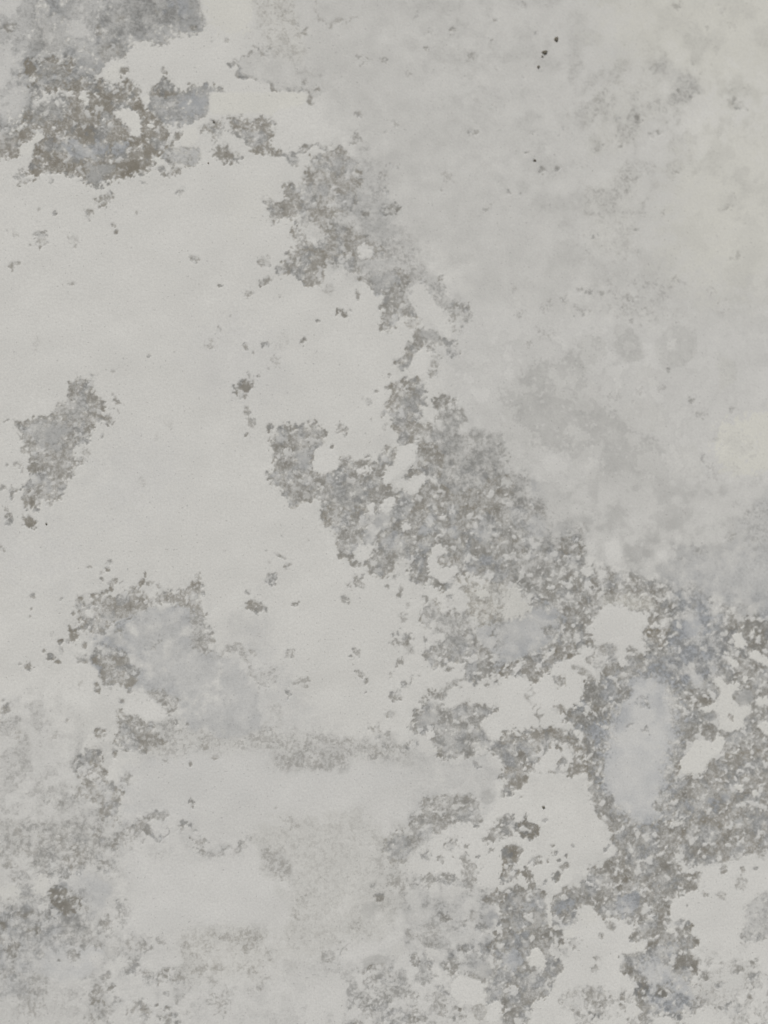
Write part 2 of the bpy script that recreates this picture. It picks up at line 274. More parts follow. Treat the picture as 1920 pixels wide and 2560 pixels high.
spots(1,1,"575 370 32 .8 660 260 20 .7 525 380 12 .5 310 555 22 .8 60 575 20 .55 403 425 12 .6 392 622 8 .5 865 775 12 .5 560 1130 34 .5 95 1115 24 .6 725 940 28 .32 15 780 12 .7 850 860 18 .4 830 1115 18 .3 60 40 38 .35 60 165 26 .5 120 690 40 .18 170 570 50 .1 1285 325 24 .6 1360 345 25 .5 1200 140 20 .5 1130 235 14 .5 1000 240 18 .55 1290 400 32 .4 1070 150 15 .45 1270 625 30 .55 1130 590 24 .5 1160 690 40 .4 1190 650 18 .5 1300 480 28 .4 1290 945 22 .5 1150 760 30 .35 780 880 12 .4 470 215 30 .22 750 1060 10 .2 1200 940 45 .5 490 1240 10 .5 600 1230 8 .4 150 260 10 .25 1600 1560 50 .55 1500 1580 50 .5 1320 1600 40 .5", T=.2)
# --- T21 blurred grey clouds on the right
def cloud(s, W, T=-.02, D=.05, s_=4, K=.1): poly(2,1,s,dict(W=W * 1.3 - .13, D=D, T=T, K=K), s_, .26, .22)
cloud("-60 860 140 690 330 690 420 560 500 500 600 520 600 650 520 700 460 760 480 800 600 850 580 960 680 1020 760 1090 830 1150 960 1200 1010 1280 1040 1470 900 1800 480 1800 470 1420 330 1250 200 1280 -60 1230", .42, s_=12)
cloud("240 720 330 690 440 720 450 790 360 850 260 840", .36); cloud("-60 1200 180 1230 120 1380 -60 1420", .3, -.15, s_=14)
cloud("480 1250 600 1200 560 1340 470 1420 380 1350", .33, -.1); cloud("850 700 960 760 900 880 780 800", .3)
cloud("990 480 1040 440 1190 470 1200 640 1100 720 980 730 920 620 930 550", .38); cloud("1000 560 1060 530 1080 620 1010 630", .26)
cloud("670 440 780 460 830 550 860 680 740 690 650 600", .4); cloud("1330 640 1440 680 1460 800 1350 870", .3, K=.3)
cloud("690 960 860 930 1000 980 1000 1150 820 1140 700 1050", .27, -.05); cloud("1000 1250 1200 1200 1250 1450 1080 1480 1010 1380", .27, -.08)
cloud("1340 1090 1659 1000 2200 950 2200 1500 1659 1400 1500 1420 1340 1380 1320 1200", .1, .1, .06, 14, .9)
cloud("1380 1150 1500 1180 1600 1220 1600 1290 1480 1290 1390 1240", .2, .1, .16, 12, .7); cloud("1370 1320 1470 1350 1490 1450 1420 1480", .2, .1, .16, 12, .7)
cloud("1490 130 1700 120 1700 250 1560 220", .27, K=.5)
cloud("120 1450 330 1470 400 1659 150 1800", .4, -.3); cloud("1200 1500 1700 1480 2200 1600 2200 1900 1180 1900", .45, -.25, .16, 22)
cloud("560 240 980 150 1050 300 900 420 700 400", .33, 0, .2, 20)
spots(2,1,"440 225 22 .6 340 280 26 .5 490 240 20 .42 585 240 14 .35 645 240 12 .35 480 360 28 .35 45 370 36 .25 230 490 60 .2 1165 935 20 .5 1020 745 14 .4 1425 1000 20 .4 1250 1310 24 .45 1285 1350 38 .45 1315 1430 20 .35 1310 1190 18 .3 660 910 40 .2 830 870 30 .2 780 940 28 .2 1335 1625 30 .5 15 1545 20 .6 130 1640 45 .6 25 1640 20 .6 15 215 20 .3 210 330 40 .25 770 270 30 .3 770 420 20 .35 720 345 20 .3 860 340 18 .3 980 250 20 .25 1290 215 30 .2 1380 330 40 .18 110 570 25 .3 820 1560 20 .3 970 860 24 .25 1230 1030 30 .25 640 1610 10 .25 1610 1645 20 .6 1510 1640 20 .5 1090 170 40 .2 580 1560 10 .2 400 390 7 .6 420 330 20 .3 1170 760 14 .35", T=0, k=.72)
mottle(2,1,"1150 300 1659 100 2300 0 2300 1900 1150 1700 900 900", .09, lo=.0, hi=.35)
mottle(2,1,"-600 700 100 400 1400 300 1600 900 1400 1600 300 1750 -200 1300", -.17, s_=50, lo=.45, hi=.72)
mottle(1,0,"900 -300 3600 -300 3600 1900 2000 1900 1400 900 1000 500", .06, dD=.05)
mottle(2,0,"300 300 1659 200 1659 1500 500 1200", .05, lo=.3, hi=.9, dD=.06)
mottle(0,0,"-600 -600 1250 -600 1250 120 700 320 400 520 100 800 -600 800", .2, s_=20, dD=.12)
mottle(0,2,"-300 900 600 1200 600 3200 -300 3200", .12, dD=.1)
mottle(0,3,"700 450 3300 450 3300 1900 500 1900", .08, dD=.1)
wash(0,2,"1050 1330 1500 1380 2600 1480 2700 1640 1500 1640 1100 1700 850 1659 900 1540", W=.3, D=.27, T=.1, K=.1, s_=22)
wash(0,3,"780 -40 1200 -100 1900 -90 2650 0 2600 130 2000 200 1500 240 1250 330 800 330", W=.15, D=.03, T=-.45, s_=26)
# --- T02
wash(0,2,"600 800 760 640 1280 580 1350 800 1400 930 1500 900 1640 1100 1680 1400 1500 1500 1200 1400 1150 1250 900 1180 650 1100 600 950", W=.42, D=.14, T=-.5, s_=11, r=.3)
stain(0,2,"600 640 580 580 640 545 760 560 830 490 900 490 940 550 1000 540 1180 520 1300 430 1310 600 1350 780 1290 800 1250 620 1120 590 1000 600 860 660 740 720 660 780 560 770 500 660 500 570 540 570 560 640", D=.52, W=.42, T=.25, gid=5, s_=7)
stain(0,2,"1260 600 1310 640 1350 780 1380 840 1370 920 1280 900 1240 820", D=.38, W=.36, T=.15, gid=5, s_=9, rim=.05)
stain(0,2,"600 900 720 870 800 910 850 940 820 1000 900 1000 890 1080 840 1140 750 1130 700 1120 650 1080 680 1000 600 960", D=.5, W=.42, T=.2, gid=5, s_=7)
film(0,2,"700 780 760 740 790 860 720 870", W=.35, D=.12, T=-.2, s_=6)
stain(0,2,"940 1175 1040 1160 1160 1220 1150 1290 1100 1310 1040 1240", D=.42, W=.36, T=.15, gid=5, s_=6, rim=.1)
line(0,2,"820 1130 860 1190 900 1210 980 1190", 14, .45); line(0,2,"1440 930 1510 870 1560 900 1600 970 1640 1080", 24, .32)
stain(0,2,"760 1290 800 1290 850 1330 880 1300 920 1350 1000 1360 1010 1450 1080 1500 1060 1540 900 1560 830 1540 760 1520 740 1480 770 1400", D=.54, W=.42, T=.2, gid=6, s_=6)
stain(0,2,"560 1530 610 1510 660 1570 640 1680 480 1680 500 1600 550 1580", D=.6, W=.48, T=.2, gid=6, s_=6)
hole(0,2,"830 1215 960 1205 1060 1280 1080 1340 940 1345 890 1300 800 1280", s_=5)
hole(0,2,"530 630 600 640 605 690 560 690", s_=4)
spots(0,2,"510 590 34 .65 480 660 12 .6 540 690 24 .7 560 740 38 .7 475 810 36 .75 395 845 17 .8 325 935 24 .75 290 905 12 .6 370 970 15 .75 180 1000 27 .62 400 890 24 .4 440 840 14 .6 190 680 12 .65 215 540 18 .5 245 1000 12 .3 340 790 10 .4 635 1135 24 .6 630 910 32 .7 530 950 38 .4 545 870 18 .5 610 550 24 .65 650 1450 36 .5 745 1570 20 .6 1140 1380 18 .6 1205 1378 12 .75 1070 1610 15 .6 1240 1635 12 .5 1330 1510 30 .28 30 1310 38 .45 15 1225 15 .4 435 1355 11 .5 185 70 40 .78 160 40 20 .7 60 25 28 .55 60 75 18 .5 300 78 7 .8 230 62 14 .6 710 325 21 .62 690 370 14 .65 660 395 18 .65 662 435 13 .6 735 450 26 .48 780 460 14 .45 915 455 19 .55 940 405 13 .6 970 455 18 .3 1030 485 22 .6 720 500 13 .6 680 515 20 .5 580 355 14 .3 1630 610 42 .55 1610 520 17 .45 780 770 16 .5 650 770 30 .6 1280 420 22 .5 395 565 10 .5 1430 1020 12 .5 1450 255 10 .3 870 1040 34 .55 780 1060 60 .3 795 1230 16 .5 10 240 20 .35 1380 830 22 .35 1640 920 20 .25 200 630 8 .4 335 800 10 .4 520 1120 20 .2 350 1460 26 .2 100 1440 40 .2 450 745 10 .6 490 730 10 .5 1070 1500 20 .4 1390 1590 20 .35 1250 580 24 .5", T=.35)
line(0,2,"775 790 785 850", 9, .5); line(0,2,"1050 800 1000 870 980 890", 9, .4,0)
# --- T12
stain(1,2,"420 -30 720 -30 730 80 700 180 660 220 670 270 640 290 560 310 540 240 520 150 490 110 480 50", D=.48, W=.43, T=.1, gid=4, s_=7)
stain(1,2,"780 130 880 90 880 -30 1200 -30 1500 -30 1520 150 1700 200 1700 480 1560 480 1430 430 1330 380 1290 490 1230 520 1150 480 1130 470 1070 480 1000 430 990 340 940 280 900 350 870 400 770 420 720 370 720 290 770 240", D=.52, W=.47, T=.12, gid=4, s_=7)
film(1,2,"740 40 870 -20 870 80 780 140 730 220 690 220", W=.28, D=.08, T=-.15, s_=8)
for h_ in ("1110 310 1160 205 1240 230 1250 270 1170 290 1200 360 1320 350 1290 410 1200 460 1120 400", "940 65 1000 70 1000 120 950 120", "1190 35 1230 15 1205 65", "1200 125 1232 120 1222 155", "1340 270 1370 280 1350 305", "1370 130 1410 130 1400 160", "1400 50 1420 60 1410 90"):
    hole(1,2,h_, s_=4, W=.07)
stain(1,2,"1170 300 1240 290 1320 290 1330 330 1240 340 1190 350", D=.55, W=.42, T=.25, gid=4, s_=4)
for h_ in ("1070 80 1130 90 1130 150 1060 140", "1230 110 1310 90 1320 170 1250 170", "1440 130 1500 130 1530 170 1450 200", "1320 215 1375 220 1370 250", "1060 190 1140 200 1110 270 1060 260", "1440 290 1540 280 1530 340 1440 340", "1360 350 1420 330 1430 400 1370 400", "850 130 940 130 930 230 850 230"):
    film(1,2,h_, W=.38, D=.15, T=-.25, s_=5)
stain(1,2,"1080 650 1130 570 1200 580 1200 640 1150 700 1150 770 1100 770 1070 730", D=.36, W=.36, T=.15, gid=4, s_=6)
stain(1,2,"1200 650 1290 640 1380 720 1380 800 1230 850 1100 880 1090 920 1120 1010 1200 1010 1230 960 1330 980 1370 1080 1450 1150 1480 1060 1530 1080 1600 1090 1530 1000 1530 920 1450 860 1400 760", D=.45, W=.43, T=.08, gid=4, s_=8)
wash(1,2,"1150 640 1400 650 1400 860 1150 860", W=.35, D=.32, T=.05, s_=14)
stain(1,2,"1280 460 1400 450 1700 470 1750 700 1450 720 1380 650 1380 520", D=.36, W=.25, T=.4, gid=4, s_=10, K=.4)
stain(1,2,"1000 1350 1100 1230 1120 1160 1160 1160 1250 1200 1280 1270 1400 1220 1500 1260 1600 1240 1500 1320 1450 1400 1500 1470 1560 1500 1700 1460 1750 1700 1500 1540 1300 1600 1200 1590 1150 1500 1080 1440 1000 1420", D=.42, W=.42, T=.08, gid=7, s_=8)
film(1,2,"1080 1290 1170 1290 1180 1370 1060 1400", W=.42, D=.1, T=-.15, s_=6)
film(1,2,"1180 1400 1330 1420 1340 1560 1200 1560", W=.4, D=.22, T=-.1, s_=12)
hole(1,2,"1100 1440 1150 1400 1160 1460 1110 1480", s_=4); hole(1,2,"1120 800 1220 780 1230 830 1110 840", s_=4, W=.12); hole(1,2,"1150 930 1210 940 1200 970 1160 965", s_=4, W=.1)
hole(1,2,"1150 1040 1290 1030 1330 1060 1260 1110 1160 1140", s_=5, W=.12); hole(1,2,"1170 1230 1240 1150 1370 1120 1400 1180 1290 1260 1200 1280", s_=5, W=.1); hole(1,2,"1480 1380 1540 1340 1659 1280 1720 1400 1659 1460 1560 1480 1500 1450", s_=5)
hole(1,2,"1420 500 1510 510 1500 560 1430 550", s_=6, W=.1, K=.5); hole(1,2,"1580 490 1600 470 1610 510", s_=4)
line(1,2,"1240 1130 1290 1105 1345 1090", 20, .42); line(1,2,"1060 1420 1110 1395 1150 1385", 10, .6, 0)
line(1,2,"600 945 640 930", 5, .5); line(1,2,"705 1163 722 1168", 5, .9,0); line(1,2,"120 295 150 312 185 338", 27, .72, .4); line(1,2,"1010 1090 1060 1070", 8, .4)
spots(1,2,"955 820 50 .52 990 880 32 .28 935 500 22 .5 930 540 18 .55 670 460 36 .45 600 480 20 .5 575 570 26 .4 650 340 24 .5 980 600 20 .4 955 680 28 .22 930 970 24 .4 915 1000 12 .4 670 1050 28 .45 875 1065 18 .5 718 1095 15 .5 965 1120 22 .42 1010 1085 9 .5 910 1190 36 .4 870 1320 28 .3 780 1430 42 .4 610 1320 8 .4 220 920 28 .35 260 600 19 .5 95 430 36 .6 20 630 38 .6 208 1180 19 .7 295 1100 38 .25 70 1080 60 .22 100 1410 20 .4 800 1540 46 .35 1000 1510 28 .6 920 1530 24 .4 1185 1580 20 .6 610 1490 30 .3 850 480 14 .4 710 210 14 .35 850 1440 20 .25 1430 1640 20 .5 168 160 8 .5 340 180 12 .2 320 1130 16 .3 1095 830 14 .6 1250 1020 20 .5 1520 925 22 .6 1380 900 40 .4 1470 900 28 .5 1100 1240 30 .65 1130 1180 26 .5 1200 1200 36 .35 1650 1130 28 .4 1490 1110 20 .4 1280 660 32 .4 1350 780 30 .4 120 1300 60 .1 20 800 12 .4 655 910 20 .3 530 940 10 .4 910 420 20 .3 1100 560 20 .45 1260 555 20 .5 1350 490 26 .5 1200 1250 18 .4", T=.15)
wash(1,2,"350 1480 500 1440 620 1560 600 1680 100 1680 90 1580 300 1530", W=.36, D=.3, T=.12, s_=14)
# --- T22
poly(2,2,"-60 380 250 320 450 380 560 340 850 400 1050 470 1230 500 1350 590 1440 600 1659 560 2300 500 2300 2600 1100 2300 480 2300 500 1700 330 1500 460 1200 560 1050 600 900 480 850 300 1000 60 1080 -60 1100 -60 640 200 560", dict(W=.5, D=.5, T=.2, K=.05), 24, .3, .35, 8)
wash(2,2,"-60 -60 400 -60 480 250 460 400 300 360 200 520 -60 640", W=.44, D=.42, T=.1, s_=14)
wash(2,2,"60 20 220 40 230 200 120 180", W=.4, D=.15, T=-.3, s_=12)
poly(2,2,"200 -200 2300 -200 2300 520 1659 560 1440 610 1350 590 1230 500 1050 480 850 400 600 350 470 280 480 150 400 60 250 80", dict(W=.36, D=.08, T=-.08, K=.05), 16, .16, .4)
wash(2,2,"230 40 400 60 460 130 400 220 290 240 230 140", W=.42, D=.16, T=-.15, s_=14)
for s, w in (("470 170 540 160 550 270 480 270", .24), ("590 200 690 160 720 330 630 350", .25), ("1000 130 1090 110 1100 190 1010 190", .26), ("930 250 1010 250 1020 310 940 310", .24), ("1320 60 1400 120 1390 240 1340 200", .27), ("1440 240 1530 250 1520 300 1440 300", .24), ("1440 420 1510 410 1480 480 1380 500", .25), ("1350 560 1430 520 1440 600 1370 610", .26), ("1100 370 1180 360 1170 440 1110 450", .3), ("1590 570 1700 560 1700 660 1600 650", .3), ("840 370 910 380 900 440 830 410", .26)):
    poly(2,2,s,dict(W=w - .14, D=.03, T=-.12), 6, .14, .4)
wash(2,2,"760 180 930 190 920 330 760 330", W=.4, D=.04, T=0, s_=12); wash(2,2,"1000 190 1280 220 1260 340 1020 340", W=.43, D=.2, T=-.25, s_=14); wash(2,2,"1440 30 1720 20 1720 220 1500 180", W=.42, D=.2, T=-.15, s_=16)
wash(2,2,"1060 470 1240 490 1320 600 1400 620 1380 660 1220 620 1080 560", W=.6, D=.42, T=-.15, s_=12)
poly(2,2,"1440 640 1640 590 1640 680 1560 750 1480 740", dict(W=.4, D=.05, T=-.1), 9, .1, .4)
stain(2,2,"300 180 380 150 450 190 450 280 380 290 310 260", D=.6, W=.5, T=.1, gid=8, s_=10)
film(2,2,"-60 720 250 580 320 640 300 800 220 880 -60 1000", W=.38, D=.1, T=-.55, s_=12)
poly(2,2,"560 550 700 530 900 540 950 640 780 640 700 590 600 640", dict(W=.2, D=.3, T=.35, K=.5), 8, .18, .25)
hole(2,2,"-60 500 40 470 80 560 120 640 60 680 -60 700", W=.13, D=.12, K=.4, s_=8)
hole(2,2,"500 740 560 640 640 600 700 600 780 640 900 660 950 740 1000 670 1040 650 1010 720 970 770 840 740 850 830 880 880 830 940 800 880 740 870 740 1000 700 1010 660 900 680 850 560 860 500 800", W=.09, s_=6)
hole(2,2,"430 370 510 360 530 400 470 420", W=.12, s_=5); hole(2,2,"560 380 600 360 590 480 620 500 590 510 560 440", W=.14, s_=5); hole(2,2,"330 540 400 530 400 570 340 570", W=.16, s_=6)
hole(2,2,"1030 460 1080 490 1070 530 1040 510", W=.2, T=-.2, s_=5)
wash(2,2,"540 850 680 860 660 1020 560 980 500 900", W=.36, D=.45, T=.2, s_=8)
hole(2,2,"-60 1080 60 1060 120 1120 200 1060 400 930 480 860 540 900 500 1000 560 1040 460 1200 400 1260 330 1300 360 1390 200 1440 60 1440 -60 1420", W=.05, s_=6)
stain(2,2,"260 1075 340 1065 350 1120 290 1140", D=.42, W=.32, T=.2, s_=4); stain(2,2,"250 1280 330 1240 350 1290 280 1320", D=.4, W=.3, T=.35, s_=4)
line(2,2,"130 1140 130 1230", 14, .35); line(2,2,"160 1270 175 1370", 18, .45)
line(2,2,"390 900 440 920", 18, .5); line(2,2,"540 930 480 960", 18, .5); line(2,2,"400 1020 470 1040 500 1060", 20, .45)
stain(2,2,"100 950 330 900 380 860 420 880 300 980 200 1060 130 1120 60 1050 -60 1080 -60 1000", D=.6, W=.48, T=.2, gid=8, s_=6)
stain(2,2,"-60 1430 40 1420 250 1400 330 1420 390 1500 470 1600 480 1800 -60 1800", D=.55, W=.45, T=.3, gid=9, s_=7)
film(2,2,"-60 1500 120 1480 160 1600 -60 1680", W=.42, D=.3, T=-.2, s_=9)
hole(2,2,"180 1600 260 1500 350 1490 390 1570 400 1690 120 1690", W=.07, s_=5); hole(2,2,"380 1400 430 1395 475 1450 450 1505 420 1460 390 1440", s_=4); hole(2,2,"230 1500 270 1470 280 1510", s_=4); hole(2,2,"440 1560 490 1570 500 1620 450 1620", s_=4)
stain(2,2,"480 1100 560 1060 700 1080 780 1200 640 1320 620 1500 640 1800 500 1800 480 1600 470 1450 360 1390 340 1320 460 1220", D=.62, W=.6, T=0, gid=8, s_=8)
film(2,2,"480 1380 600 1340 620 1480 500 1480", W=.62, D=.3, T=-.5, s_=12)
stain(2,2,"860 750 1000 780 1080 700 1090 950 1020 960 900 830", D=.72, W=.58, T=.3, gid=8, s_=8)
film(2,2,"850 960 930 950 960 1040 880 1050", W=.55, D=.35, T=-.2, s_=8); film(2,2,"960 930 1140 900 1140 1040 960 1060", W=.55, D=.22, T=-.35, s_=14)
poly(2,2,"1090 860 1080 740 1180 600 1300 620 1350 720 1280 800 1250 960 1150 920", dict(W=.48, D=.12, T=-.6), 12, .16, .45)
poly(2,2,"1130 640 1250 600 1250 780 1140 740", dict(W=.42, D=.05, T=-.4), 12, .1, .5); poly(2,2,"1280 660 1360 650 1360 760 1300 740", dict(W=.4, D=.08, T=-.3), 9, .1, .5)
poly(2,2,"1140 1040 1240 1050 1235 1140 1180 1130", dict(W=.3, D=.03, T=-.4), 6, .1, .4); poly(2,2,"1150 1120 1260 1140 1240 1220 1140 1200", dict(W=.48, D=.1, T=-.4), 8, .1, .4)
poly(2,2,"1150 950 1300 940 1300 1040 1160 1030", dict(W=.55, D=.3, T=-.3), 12, .12, .5)
wash(2,2,"1060 470 1230 500 1340 600 1420 900 1300 1060 1000 1080 950 960 1060 800", W=.6, D=.4, T=-.5, s_=20)
mottle(2,2,"1000 470 1400 600 1450 950 1300 1080 950 1080", .3, s_=16)
poly(2,2,"1100 760 1180 650 1240 690 1220 800 1160 860", dict(W=.36, D=.06, T=-.7), 10, .2, .4); poly(2,2,"1140 1040 1240 1050 1235 1140 1180 1130", dict(W=.26, D=.03, T=-.5), 6, .12, .3)
stain(2,2,"1420 760 1500 700 1620 660 2300 560 2300 900 1640 1000 1540 900 1450 900", D=.72, W=.56, T=.1, s_=9)
hole(2,2,"1440 800 1480 760 1500 830 1540 860 1460 890 1440 850", s_=4.5); hole(2,2,"1520 910 1580 900 1700 980 1700 1020 1580 970", s_=4.5); hole(2,2,"1540 770 1575 750 1580 830 1545 830", s_=4)
# blue mineral bloom
poly(2,2,"690 1110 780 1080 900 1050 1000 1100 1050 1200 1060 1400 1040 1500 985 1600 975 1660 960 1780 955 2000 830 2035 740 1950 620 1860 600 1660 640 1350 720 1280 690 1200", dict(W=.31, D=.02, T=-1.2, K=0), 26, .2, .5)
poly(2,2,"800 1100 930 1080 950 1160 860 1230 790 1180", dict(W=.36, D=.02, T=-.8), 9, .08, .4); poly(2,2,"680 1400 900 1350 980 1450 930 1700 700 1650", dict(W=.28, D=.02, T=-.9), 26, .1, .5)
wash(2,2,"700 1100 760 1080 770 1180 700 1180", W=.5, D=.3, T=-.5, s_=9)
spots(2,2,"850 1235 40 .35 770 1380 16 .4 870 1415 24 .35 875 1070 16 .45 760 1150 20 .4 1110 1080 26 .5", T=-.4)
for h_ in ("1300 1090 1350 1060 1390 1120 1480 1100 1480 1140 1420 1180 1450 1240 1480 1260 1550 1250 1560 1310 1500 1340 1510 1400 1440 1420 1390 1430 1330 1400 1350 1340 1340 1280 1240 1310 1210 1270 1330 1230 1350 1150",
           "1375 905 1410 925 1475 1000 1460 1025 1400 975", "1520 910 1580 900 1700 980 1700 1020 1580 970", "1440 800 1480 760 1500 830 1540 860 1460 890 1440 850", "1490 1070 1520 1030 1535 1080 1500 1115", "1575 1220 1640 1190 1700 1230 1600 1270", "1590 1590 1720 1550 1720 1700 1600 1650", "1580 1380 1640 1350 1720 1400 1700 1480 1600 1400",
           "1080 1640 1140 1550 1180 1480 1250 1470 1300 1500 1340 1430 1380 1480 1360 1560 1300 1600 1240 1700 1080 1720", "1400 1560 1460 1540 1480 1590 1420 1610", "980 850 1005 830 1000 890 975 885", "1540 790 1560 770 1560 830", "860 880 895 880 890 910 865 910", "1570 740 1610 750 1590 780", "1320 910 1345 900 1340 950"):
    hole(2,2,h_, s_=4.5, K=.3)
stain(2,2,"1400 1320 1440 1320 1440 1360 1410 1360", D=.45, W=.3, T=.4, s_=3)
poly(2,2,"1460 1190 1500 1150 1560 1170 1565 1230 1500 1255 1450 1230", dict(W=.5, D=.1, T=-.05), 4, .08, .25)
spots(2,2,"1180 480 24 .6 1290 560 30 .55 1380 620 24 .5 910 700 26 .5 500 830 30 .5 540 940 14 .6 240 770 36 .3 100 230 26 .6 15 190 20 .6 60 270 24 .6 450 110 34 .25 1585 190 46 .45 1530 20 30 .35 1420 160 26 .3 1100 320 24 .4 1200 260 22 .3 1210 1200 60 .6 540 1280 34 .7 700 1180 50 .5 400 1320 40 .6 300 1530 20 .7 320 1550 12 .8 420 1480 16 .7 440 1510 14 .7 400 1460 14 .7 350 1470 14 .7 460 1590 14 .7 200 1530 40 .55 60 1600 40 .5 330 1620 30 .6 1000 600 40 .45 860 500 40 .4 780 480 40 .4 620 420 40 .4 1180 600 24 .6 1280 730 20 .5 1640 820 60 .5", T=.25)
mottle(2,2,"250 -200 2300 -200 2300 560 1440 620 600 350", .16, s_=18)
wash(2,2,"850 260 1150 300 1500 250 1659 -150 2300 -350 2300 640 1640 640 1350 620 1100 520", W=.46, D=.16, T=-.5, s_=40)
wash(2,2,"1480 -60 2300 -100 2300 260 1560 200", W=.42, D=.25, T=-.35, s_=30)
mottle(2,2,"600 1100 1060 1100 1060 1900 600 1900", .1, s_=14)
# --- T03
stain(0,3,"500 -30 640 -30 700 100 790 160 780 220 770 350 700 370 660 330 640 220 560 200 480 160 540 100", D=.46, W=.38, T=.2, gid=6, s_=8)
hole(0,3,"560 50 620 20 640 60 590 90", s_=4, W=.12, D=.08)
wash(0,3,"-300 380 200 330 700 390 720 560 560 640 300 720 100 580 -300 640", W=.32, D=.34, T=.1, K=.1, s_=18)
wash(0,3,"380 730 560 660 780 790 600 1000 400 960", W=.36, D=.1, T=-.55, s_=18)
wash(0,3,"-300 940 350 1000 330 1200 300 1500 -300 1500", W=.4, D=.22, T=-.4, s_=20)
wash(0,3,"290 1080 700 1140 620 1280 500 1400 280 1350", W=.3, D=.06, T=-.7, s_=18)
wash(0,3,"250 780 560 800 600 1100 430 1180 200 1150 -200 1250 -200 900", W=.36, D=.34, T=-.25, s_=26)
hole(0,3,"200 740 280 690 340 740 310 830 230 830", s_=8, W=.1, D=.05, K=.3); hole(0,3,"-20 780 80 760 150 800 120 860 -20 860", s_=10, W=.14, D=.08, K=.3); hole(0,3,"240 890 310 850 320 900 280 950", s_=5, W=.15, T=-.2); hole(0,3,"100 560 200 560 200 640 100 640", s_=8, W=.14, D=.12)
stain(0,3,"330 790 350 760 390 780 440 800 500 840 530 920 440 950 370 920 320 860", D=.95, W=.52, T=.15, gid=10, s_=6)
stain(0,3,"390 980 560 1000 640 1110 600 1170 480 1150 400 1080", D=.36, W=.42, T=0, s_=10, rim=.05)
line(0,3,"845 395 900 350 1000 320 1070 300", 26, .5); line(0,3,"950 380 1010 450 1040 465 1110 410 1160 370 1240 360 1280 410", 10, .55, .1); line(0,3,"1280 550 1350 555 1420 570 1480 520 1530 545 1590 460 1680 470", 16, .4, .15)
line(0,3,"-60 920 0 910 100 870 180 840 280 850", 14, .4); line(0,3,"40 1000 100 940 200 940 250 970", 18, .6); line(0,3,"740 540 770 440 800 420", 16, .45); line(0,3,"600 500 700 470", 14, .45,0)
spots(0,3,"890 370 40 .45 1180 370 34 .55 1245 230 21 .7 1300 490 40 .38 1310 540 30 .36 1035 600 55 .22 800 900 46 .35 800 970 46 .35 700 650 56 .38 340 945 24 .8 430 680 44 .6 320 660 36 .6 250 1030 32 .8 190 1050 24 .72 25 1020 25 .72 310 980 16 .6 70 1200 44 .65 100 1150 32 .65 120 1360 34 .35 20 1110 30 .5 475 1220 36 .45 385 1248 11 .7 690 1020 42 .4 630 1140 28 .35 130 700 50 .32 660 1470 60 .48 620 1490 30 .45 700 1430 26 .45 700 1350 24 .35 550 1395 28 .3 690 1580 42 .28 600 1640 40 .32 1090 1610 46 .45 1020 1540 11 .75 860 1290 44 .42 950 1340 36 .4 1060 1340 40 .48 1040 1385 18 .45 1160 1370 34 .4 850 1140 46 .32 930 1140 50 .38 1040 1120 32 .28 1210 1590 24 .3 1420 1520 60 .22 250 1420 70 .25 200 1550 70 .25 500 600 60 .45 430 610 30 .5 380 460 24 .5 460 440 12 .5 180 520 24 .45 620 430 34 .5 640 560 24 .5 480 510 30 .5 350 600 26 .5 60 620 30 .3 350 230 40 .3 500 160 30 .4 20 480 20 .35 830 80 34 .4 80 1320 30 .4 30 1340 26 .35 730 1170 40 .12 1590 1160 14 .3 1080 1460 20 .4 270 1210 20 .35 1300 75 8 .4 750 550 18 .4 680 240 26 .4 850 460 60 .2 500 850 22 .7 560 910 30 .3 1420 1050 40 .2 1350 1130 60 .16", T=.2)
stain(0,3,"810 1590 860 1530 910 1500 970 1570 960 1620 880 1590", D=.42, W=.35, T=.25, s_=6, rim=.12)
line(0,3,"1150 1510 1190 1465 1220 1465", 12, .3)
wash(0,3,"760 560 1250 600 1650 600 1900 800 1750 1000 1200 1020 900 1100 780 1000 900 800", W=.11, D=.03, T=-.35, s_=24)
# --- T13
poly(1,3,"-20 400 250 320 600 280 850 400 1000 380 1000 620 850 1100 600 1150 250 1270 60 1200 250 900 100 700 20 640", dict(W=.24, D=.18, T=.1, K=.2), 22, .2, soft=True)
wash(1,3,"0 500 200 560 260 700 160 720 40 640", W=.36, D=.28, T=.15, s_=14)
stain(1,3,"1080 200 1300 190 1420 190 1480 300 1470 370 1400 370 1330 350 1240 390 1180 440 1120 460 1120 500 1020 530 960 620 860 610 840 530 850 430 940 410 1020 400 1010 360 1080 290", D=.42, W=.4, T=.12, gid=7, s_=7)
film(1,3,"870 440 960 440 980 530 880 560", W=.4, D=.2, T=-.2, s_=9)
hole(1,3,"1130 480 1230 400 1350 350 1460 380 1500 290 1600 200 1659 140 1800 100 1800 800 1580 790 1450 770 1300 720 1230 660 1180 680 1100 710 1000 640 1000 570 1060 510", W=.05, s_=7)
poly(2,3,"40 30 200 30 440 40 480 20 500 60 500 160 560 330 620 360 660 430 640 470 690 530 690 570 610 610 600 660 510 640 460 750 360 790 240 860 0 820 -100 800 -100 100", dict(W=.05, D=0, T=0, K=.15), 6, .12, .2)
stain(1,3,"1590 510 1700 480 1700 740 1570 750 1610 640", D=.6, W=.5, T=.3, s_=6, gid=9)
